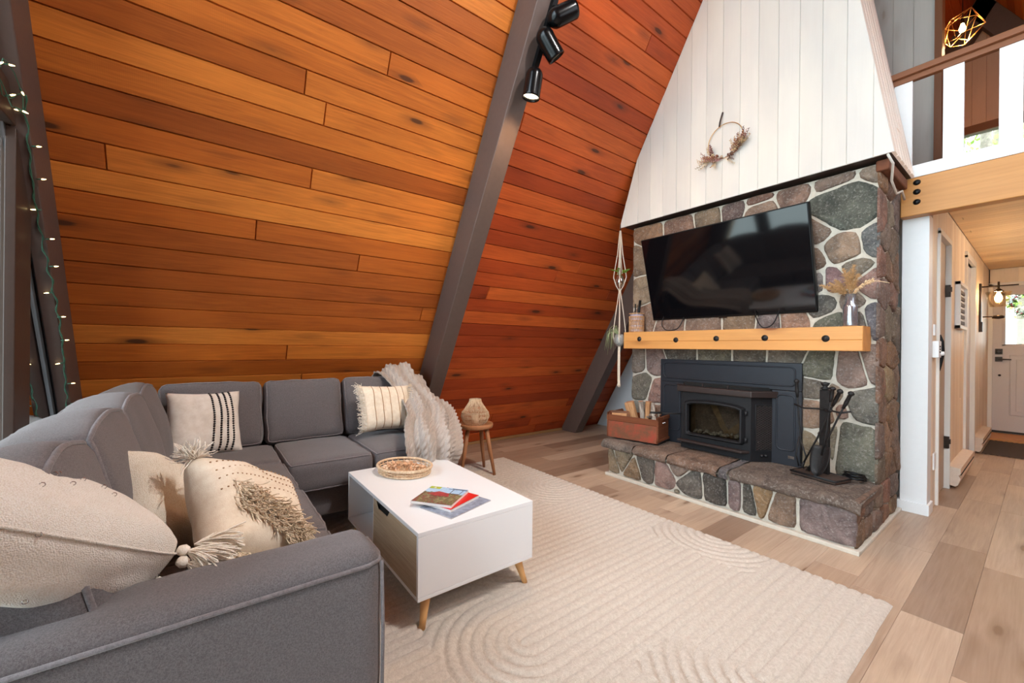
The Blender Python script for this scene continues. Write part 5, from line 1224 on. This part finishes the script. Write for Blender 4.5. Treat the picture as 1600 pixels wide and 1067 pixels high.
for k in range(11):
    a = rr.uniform(0, 6.28); L = rr.uniform(.05, .085); tip = Vector((L*math.cos(a), L*.7*math.sin(a), .12+rr.uniform(.0, .055))); m.tube([(0, 0, .10), tip*.5+Vector((0, 0, .08)), tip], .0014, 4)
    s_ = rr.uniform(.026, .04); e = Vector((math.cos(a), math.sin(a), .2)).normalized(); w = e.cross(Vector((0, 0, 1))).normalized()*.55
    pts = [tip-e*s_*.4, tip+w*s_-e*s_*.1, tip+w*s_*.7+e*s_*.5, tip+e*s_, tip-w*s_*.7+e*s_*.5, tip-w*s_-e*s_*.1]; h = Vector((0, 0, .0012)); m.add(pts+[p+h for p in pts], [(0, 1, 2, 3, 4, 5), (11, 10, 9, 8, 7, 6)]+[(i, 6+i, 6+(i+1) % 6, (i+1) % 6) for i in range(6)])
m.build('foliage', M_leaf, g1)
g2 = thing('hanging_stone_pot', 'grey glass bowl with a trailing air plant in the lower macrame cradle beside the mantel', 'plant pot', (MX, MY, 1.165))
m = MB(); m.lathe([(0, 0), (.03, .004), (.048, .03), (.052, .06), (.045, .095), (.036, .115), (.032, .115), (.036, .09)], 24); m.build('bowl', plain('smoky_glass', (138, 140, 138), .25, .1, nz=.15, nscale=25), g2)
m = MB()
for k in range(13):
    a = math.pi+rr.uniform(-1.2, 1.2); L = rr.uniform(.06, .12); up = rr.uniform(.02, .09); m.tube([(0, 0, .10), (-.02+L*.4*math.cos(a), L*.4*math.sin(a), .12+up), (L*.9*math.cos(a)-.02, L*.9*math.sin(a), .10+up*.8), (L*1.1*math.cos(a)-.025, L*1.1*math.sin(a), .02-up*1.2)], [.003, .0035, .0028, .0008], 5)
m.build('foliage', M_leaf2, g2)
# woven cup with lighter and scissors on the mantel
cp = thing('woven_cup', 'woven open wicker sleeve cup at the left end of the mantel', 'cup', (-2.375, 3.295, MZ1))
m = MB(); m.lathe([(0, .003), (.060, .003), (.062, .01), (.062, .17), (.059, .17), (.059, .012), (0, .012)], 28); m.build('inner_glass', plain('frosted_lilac_glass', (176, 164, 176), .2, 0, nz=.15, nscale=30), cp)
M_wick = bark('wicker', (168, 120, 82), (214, 172, 126), 90)
m = MB()
for k in range(22):
    a = 2*math.pi*k/22; 
    for sg in (-1, 1): m.tube([(.067*math.cos(a+sg*.09*t), .067*math.sin(a+sg*.09*t), .01+.036*t) for t in range(5)], .0028, 5, caps=False)
m.build('woven_sleeve', M_wick, cp)
for z in (.006, .04, .075, .11, .145, .178): m = MB(); m.tube([(.068*math.cos(2*math.pi*k/32), .068*math.sin(2*math.pi*k/32), z) for k in range(32)], .004, 6, closed=True); m.build('woven_ring', M_wick, cp)
def stick(label, name, p0, p1, r, mat, cat):
    m = MB(); m.tube([p0, Vector(p0).lerp(Vector(p1), .5), p1], r, 8); return tag(m.build(name, mat), label, cat)
stick('black handled lighter standing in the woven cup on the mantel', 'stove_lighter', (-2.36, 3.28, 1.33), (-2.325, 3.28, 1.60), .012, M_black, 'lighter')
stick('slim dark lighter stick left of the black handle in the woven cup', 'lighter_stick', (-2.39, 3.29, 1.33), (-2.385, 3.29, 1.57), .006, M_iron, 'lighter')
stick('thin silver rod leaning in the woven cup on the mantel', 'metal_rod', (-2.38, 3.31, 1.33), (-2.37, 3.30, 1.56), .004, M_chrome, 'rod')
# vase with pampas
vs_ = thing('flower_vase', 'slim grey reflective vase of dried pampas at the right end of the mantel', 'vase', (-.765, 3.30, MZ1))
m = MB(); m.lathe([(0, 0), (.036, 0), (.038, .01), (.038, .125), (.034, .14), (.026, .15), (.026, .21), (.024, .21), (.024, .15)], 28); m.build('vase_body', plain('smoked_mirror_glass', (158, 160, 166), .15, .75, nz=.15, nscale=25), vs_)
M_pamp = plain('pampas_tan', (190, 150, 104), .95, nz=.2, nscale=80); M_pamp2 = plain('pampas_blond', (222, 190, 150), .95, nz=.2, nscale=80)
rr = random.Random(31)
def plume(root, d, L, mat, seed, spread=.028, n=150):
    rr = random.Random(seed); d = Vector(d).normalized(); m = MB(); p0 = Vector((0, 0, .18)); bend = Vector((d.x*.5, d.y*.3, -.25))
    pts = [p0+d*L*t/6+bend*L*(t/6)**2*.5 for t in range(7)]; m.tube(pts, .0015, 4)
    for k in range(n):
        t = rr.uniform(1.6, 6); i = min(5, int(t)); p = pts[i].lerp(pts[i+1], t-i); e = (d+Vector((rr.uniform(-1, 1), rr.uniform(-1, 1), rr.uniform(-1, 1)))*.9).normalized(); l = spread*rr.uniform(.5, 1.2)*(1-.5*abs(t-3)/3)
        m.tube([p, p+e*l*.6, p+e*l+Vector((0, 0, -.006))], [.0014, .0012, .0005], 4, caps=False)
    return m.build('pampas_plume', mat, root)
for d, L, mt in (((.05, 0, 1), .24, 0), ((-.12, -.1, 1), .22, 0), ((.2, -.1, 1), .17, 0), ((-.75, -.2, .75), .17, 0), ((-.5, -.3, .8), .15, 0), ((-.35, .0, .8), .16, 0), ((.0, -.2, 1), .19, 0)): plume(vs_, d, L, M_pamp, rr.random(), .04, 170)
m = MB(); P = [Vector(p) for p in ((0, 0, .19), (.03, -.02, .235), (.07, -.04, .262), (.11, -.06, .275), (.15, -.07, .268), (.20, -.08, .25))]; m.tube(P, .0018, 5)
for k in range(90):
    t = rr.uniform(.3, 3.2); i = int(t); p = P[i].lerp(P[i+1], t-i); e = Vector((rr.uniform(.1, 1), rr.uniform(-.5, .5), rr.uniform(-.6, .9))).normalized(); m.tube([p, p+e*.011, p+e*.02], [.0022, .0028, .0008], 5)
m.build('wheat_sprig', M_pamp2, vs_)

# ------------------------------------------------------------------ hallway things
XHf = XH+.002
M_frosted = glassmat('clear_lamp_glass', (1, .95, .86), .35, .02)
sc = thing('wall_sconce', 'dark bronze wall sconce with a glowing glass shade on the hall wall', 'sconce', (XH, 7.45, 1.80))
m = MB(); m.box(0, .02, -.045, .045, -.30, .16); m.build('back_plate', M_nickel, sc, bevel=.003)
m = MB(); m.tube([(.02, 0, .12), (.30, 0, .12)], .008, 8); m.tube([(.15, 0, .17), (.15, 0, .06)], .010, 8); m.lathe([(.012, .09), (.045, .055), (.045, .045)], 14, c=(.15, 0, 0)); m.build('arm', M_nickel, sc)
m = MB(); m.lathe([(.085, .045), (.105, .05), (.072, -.125), (.066, -.125), (.098, .045)], 20, c=(.15, 0, 0)); m.build('glass_shade', M_frosted, sc)
m = MB(); m.lathe([(0, -.075), (.022, -.06), (.032, -.03), (.026, 0), (.014, .03), (.012, .05)], 16, c=(.15, 0, 0)); m.build('bulb', emit('warm_bulb', (1, .72, .35), 30), sc)
m = MB(); m.box(.0, .03, -.03, .03, -.42, -.30); m.tube([(.03, 0, -.24), (.14, 0, -.24)], .007, 8); m.lathe([(0, -.27), (.05, -.262), (.05, -.235), (.03, -.225)], 16, c=(.15, 0, 0)); m.build('lower_bracket', M_nickel, sc)
def point(name, loc, e, col, r=.05):
    l = bpy.data.lights.new(name, 'POINT'); l.energy = e; l.color = col; l.shadow_soft_size = r; o = bpy.data.objects.new(name, l); COL.objects.link(o); o.location = loc
point('sconce_lamp', (XH+.15, 7.45, 1.80), 20, (1, .62, .28), .04)
point('hall_fill', (.55, 6.0, 2.1), 26, (1, .80, .58), .1)  # unseen light added to brighten the hall, no fixture built
fr = thing('letter_board_frame', 'narrow white framed wall organiser with dark slots between the two hall doorways', 'picture frame', (XH, 5.6, 1.56))
m = MB()
for b in ((-.28, .28, .18, .21), (-.28, .28, -.21, -.18), (-.28, -.25, -.21, .21), (.25, .28, -.21, .21)): m.box(0, .035, b[0], b[1], b[2], b[3])
m.build('frame', M_white, fr, bevel=.002)
box1('backing', (.002, .012, -.25, .25, -.18, .18), M_white, fr)
for k in range(6): box1('dark_slot', (.012, .022, -.20, .20, -.165+k*.056, -.135+k*.056), plain('slot_brown', (74, 58, 50), .6), fr)
th = thing('thermostat', 'white thermostat box on the hall partition beside the white column', 'thermostat', (XH, 4.22, 1.16))
m = MB(); m.box(0, .035, -.055, .055, -.06, .06); m.build('body', M_white, th, bevel=.005); m = MB()
for z in (.02, 0, -.02): m = MB(); m.lathe([(0, .006), (.005, .005), (.006, 0)], 8, M=frame_m((.035, -.02, z), (0, 1, 0), (0, 0, 1), (1, 0, 0))); m.build('button', M_black, th)
m = MB(); m.lathe([(0, .02), (.014, .016), (.017, 0)], 14, M=frame_m((.035, .03, -.03), (0, 1, 0), (0, 0, 1), (1, 0, 0))); m.build('dial', M_white, th)
m = MB(); m.box(0, .016, 4.355, 4.378, 0, 2.0); m.v = [(v[0]+XH, v[1], v[2]) for v in m.v]; m.build('trim_16', M_trimwhite, kind='structure')
m = MB(); m.tube([(XH+.014, 4.39, 1.27), (XH+.025, 4.40, 1.22), (XH+.028, 4.41, 1.13), (XH+.018, 4.40, 1.05), (XH+.014, 4.39, 1.0)], [.006, .010, .011, .009, .004], 10); tag(m.build('hanging_strap', M_black), 'black strap hanging by the door frame just behind the white thermostat', 'strap')
for z, nm in ((1.28, 'upper'), ): 
    m = MB(); m.box(XH, XH+.01, 4.20, 4.27, 1.26, 1.34); tag(m.build('light_switch', M_white), 'slim white switch plate above the thermostat on the hall partition', 'switch')
m = MB(); m.box(XH, XH+.008, 4.24, 4.31, .28, .40); tag(m.build('wall_outlet', M_white), 'white outlet plate low on the hall partition beside the column', 'outlet')
def heater(y0, y1, label):
    o = thing('baseboard_heater', label, 'baseboard heater', (XH, y0, 0)); L = y1-y0; pr = [(0, .03), (.045, .02), (.06, .035), (.075, .09), (.062, .115), (.075, .13), (.075, .175), (.0, .185)]
    m = MB(); n = len(pr); m.add([(p[0], 0, p[1]) for p in pr]+[(p[0], L, p[1]) for p in pr], [tuple(range(n)), tuple(range(2*n-1, n-1, -1))]+[(i, n+i, n+(i+1) % n, (i+1) % n) for i in range(n)]); m.build('casing', plain('heater_beige', (214, 194, 176), .4), o, bevel=.002)
    box1('grille_gap_shade', (.055, .0765, .02, L-.02, .118, .127), M_dark, o)  # dark strip stands in for the shade inside the casing groove
heater(4.99, 6.0, 'beige electric baseboard heater on the hall wall between the two doorways'); heater(6.92, 8.05, 'beige electric baseboard heater at the far end of the hall before the entry door')
mt = MB(); mt.grid(lambda u, v: Vector((-.44+1.0*u, 6.95+1.15*v, .006+.003*math.sin(u*150))), 60, 10); tag(mt.build('door_mat', plain('charcoal_mat', (76, 66, 62), .95, nz=.2, nscale=200, bump=.5)), 'dark ribbed door mat on the floor before the entry door', 'mat')
# loft pendant
pn = thing('cage_pendant', 'geometric brass wire cage pendant lamp with glowing bulb hanging in the loft', 'pendant lamp', (-.53, 6.0, 4.36))
V = [Vector((.105*math.cos(R(a)), .105*math.sin(R(a)), .03)) for a in range(20, 380, 72)]; Wv = [Vector((.06*math.cos(R(a)), .06*math.sin(R(a)), -.085)) for a in range(56, 416, 72)]; tp = Vector((0, 0, .13))
E_ = [(V[i], V[(i+1) % 5]) for i in range(5)]+[(Wv[i], Wv[(i+1) % 5]) for i in range(5)]+[(V[i], Wv[i]) for i in range(5)]+[(V[(i+1) % 5], Wv[i]) for i in range(5)]+[(tp, V[i]) for i in range(5)]
m = MB(); Mr = Matrix.Rotation(R(18), 4, 'Y')
for a, b in E_: m.tube([Mr @ (a*1.45), Mr @ (b*1.45)], .0028, 5)
m.build('wire_cage', plain('brass', (206, 160, 92), .3, .8, nz=0), pn)
m = MB(); m.lathe([(0, -.035), (.02, -.025), (.026, 0), (.016, .03), (.011, .05)], 14); m.build('bulb', emit('warm_bulb2', (1, .55, .16), 40), pn)
m = MB(); m.tube([(0, 0, .05), (0, 0, .13), (0, 0, 1.62)], .004, 6); m.lathe([(.0, .12), (.018, .11), (.018, .05)], 12); m.build('cord', M_black, pn)
point('pendant_lamp', (-.53, 6.0, 4.20), 45, (1, .6, .28), .05)

# ------------------------------------------------------------------ string lights along the rake
M_green = plain('green_wire', (58, 104, 84), .5, nz=0)
sl = thing('string_lights', 'green wired fairy lights hanging along the brown rake beam by the window', 'string lights', (0, 0, 0))
def on_rake(v, off=.262, y=-.655): return FW @ Vector((y, v, off))
rr = random.Random(17); pts = []; 
for k in range(120):
    t = k/119; v = .90+t*1.75; pts.append(on_rake(v, .243+.004*math.sin(k*.8), -.604+.010*math.sin(v*5)+.004*math.cos(k*.8)))
m = MB(); m.tube(pts, .0022, 5); pts2 = [p+Vector((.004*math.sin(i*.9), .004*math.cos(i*.9), 0)) for i, p in enumerate(pts)]; m.tube(pts2, .0022, 5)
top_ = pts[-1]
lp = [top_+Vector((.0, -.01, 0)), top_+Vector((.05, -.03, -.05)), top_+Vector((.10, -.035, -.06)), top_+Vector((.16, -.03, -.01)), top_+Vector((.15, -.02, .06)), top_+Vector((.08, -.01, .05)), top_+Vector((.02, 0, -.02)), top_+Vector((.06, .01, -.10)), top_+Vector((.14, .0, -.11)), top_+Vector((.2, -.02, -.03)), top_+Vector((.3, -.03, .02))]
sm = []
for i in range(len(lp)-1):
    for t in range(6): sm.append(lp[i].lerp(lp[i+1], t/6)+Vector((0, 0, .003*math.sin(i*6+t))))
m.tube(sm, .002, 5); m.build('wire', M_green, sl)
bl_ = []
for k in range(13):
    v = .93+k*.138; b0 = on_rake(v, .245, -.598); sg = 1 if (k*7) % 3 else -1; bl_.append((b0, Vector((.25, .6*sg, .1*sg-.05)).normalized()))
for k in (10, 22, 34, 46, 56): bl_.append((sm[k], Vector((rr.uniform(-.5, .5), rr.uniform(.1, .8), rr.uniform(-.4, .4))).normalized()))
M_bulb = emit('fairy_bulb', (1, .72, .32), 5)
for b0, d in bl_:
    m = MB(); m.tube([b0, b0+d*.018], .0032, 6, mi=0); m.build('bulb_socket', M_green, sl)
    m = MB(); m.tube([b0+d*.018, b0+d*.026, b0+d*.034], [.003, .0032, .0012], 6); m.build('bulb', M_bulb, sl)

# ------------------------------------------------------------------ outdoors seen through the small windows
gm = NT('leaf_litter'); v = gm.coord(); gm.set(gm.ramp(gm.noise(v, 6, 6, .7), [(.3, lin((120, 110, 90))), (.5, lin((190, 176, 156))), (.7, lin((150, 160, 110)))]), .95)
mb = MB(); mb.grid(lambda u, v: Vector((-9+18*u, 9.1+16*v, -.1+1.4*v*v+.15*mnoise.noise(Vector((u*12, v*12, 0))))), 40, 40); mb.build('ground_outside', gm.m, kind='structure')
M_trunk = plain('grey_tree_bark', (150, 140, 126), .9, nz=.3, nscale=20); M_fol = plain('spring_leaves', (150, 190, 84), .6, nz=.3, nscale=10)
rr = random.Random(44)
for k, (x, y) in enumerate(((-1.9, 12.5), (-1.3, 15), (-.75, 13), (-.2, 16.5), (.4, 14), (-2.6, 17), (1.0, 18), (-1.0, 19), (-.45, 21))):
    o = thing('tree', 'slender grey trunked tree with fresh green leaves outside the rear windows', 'tree', (x, y, .05), 0, 'trees behind the house')
    m = MB(); pts = [(.25*mnoise.noise(Vector((k, z*.3, 0))), .2*mnoise.noise(Vector((k, z*.3, 9))), z) for z in range(0, 12)]; m.tube(pts, [.13-.008*i for i in range(12)], 8); m.build('trunk', M_trunk, o)
    m = MB()
    for j in range(420):
        z = rr.uniform(2.2, 11); a = rr.uniform(0, 6.28); q = rr.uniform(.2, 1.1); c = Vector((q*math.cos(a), q*math.sin(a), z)); e = Vector((rr.uniform(-1, 1), rr.uniform(-1, 1), rr.uniform(-1, 1))).normalized(); w = e.orthogonal().normalized(); s_ = rr.uniform(.06, .14)
        m.add([c-e*s_, c+w*s_*.6, c+e*s_, c-w*s_*.6], [(0, 1, 2, 3)])
    m.build('foliage', M_fol, o)
wo = thing('outdoor_wreath', 'green wreath with red berries hanging outside the entry door window', 'wreath', (-.16, YF+.12, 1.80))
m = MB(); m2 = MB(); rr = random.Random(3)
for k in range(260):
    a = rr.uniform(0, 6.28); c = Vector((.14*math.cos(a), rr.uniform(-.02, .02), .14*math.sin(a))); e = Vector((rr.uniform(-1, 1), rr.uniform(-.4, .4), rr.uniform(-1, 1))).normalized()*.06; m.tube([c, c+e*.6, c+e], [.003, .004, .001], 4)
for k in range(26): a = rr.uniform(0, 6.28); m2.lathe([(0, -.012), (.012, 0), (0, .012)], 8, c=(.14*math.cos(a), -.03, .14*math.sin(a)))
m.build('greenery', plain('fir_green', (88, 116, 60), .7, nz=.2), wo); m2.build('berries', plain('red_berry', (196, 36, 40), .4), wo)
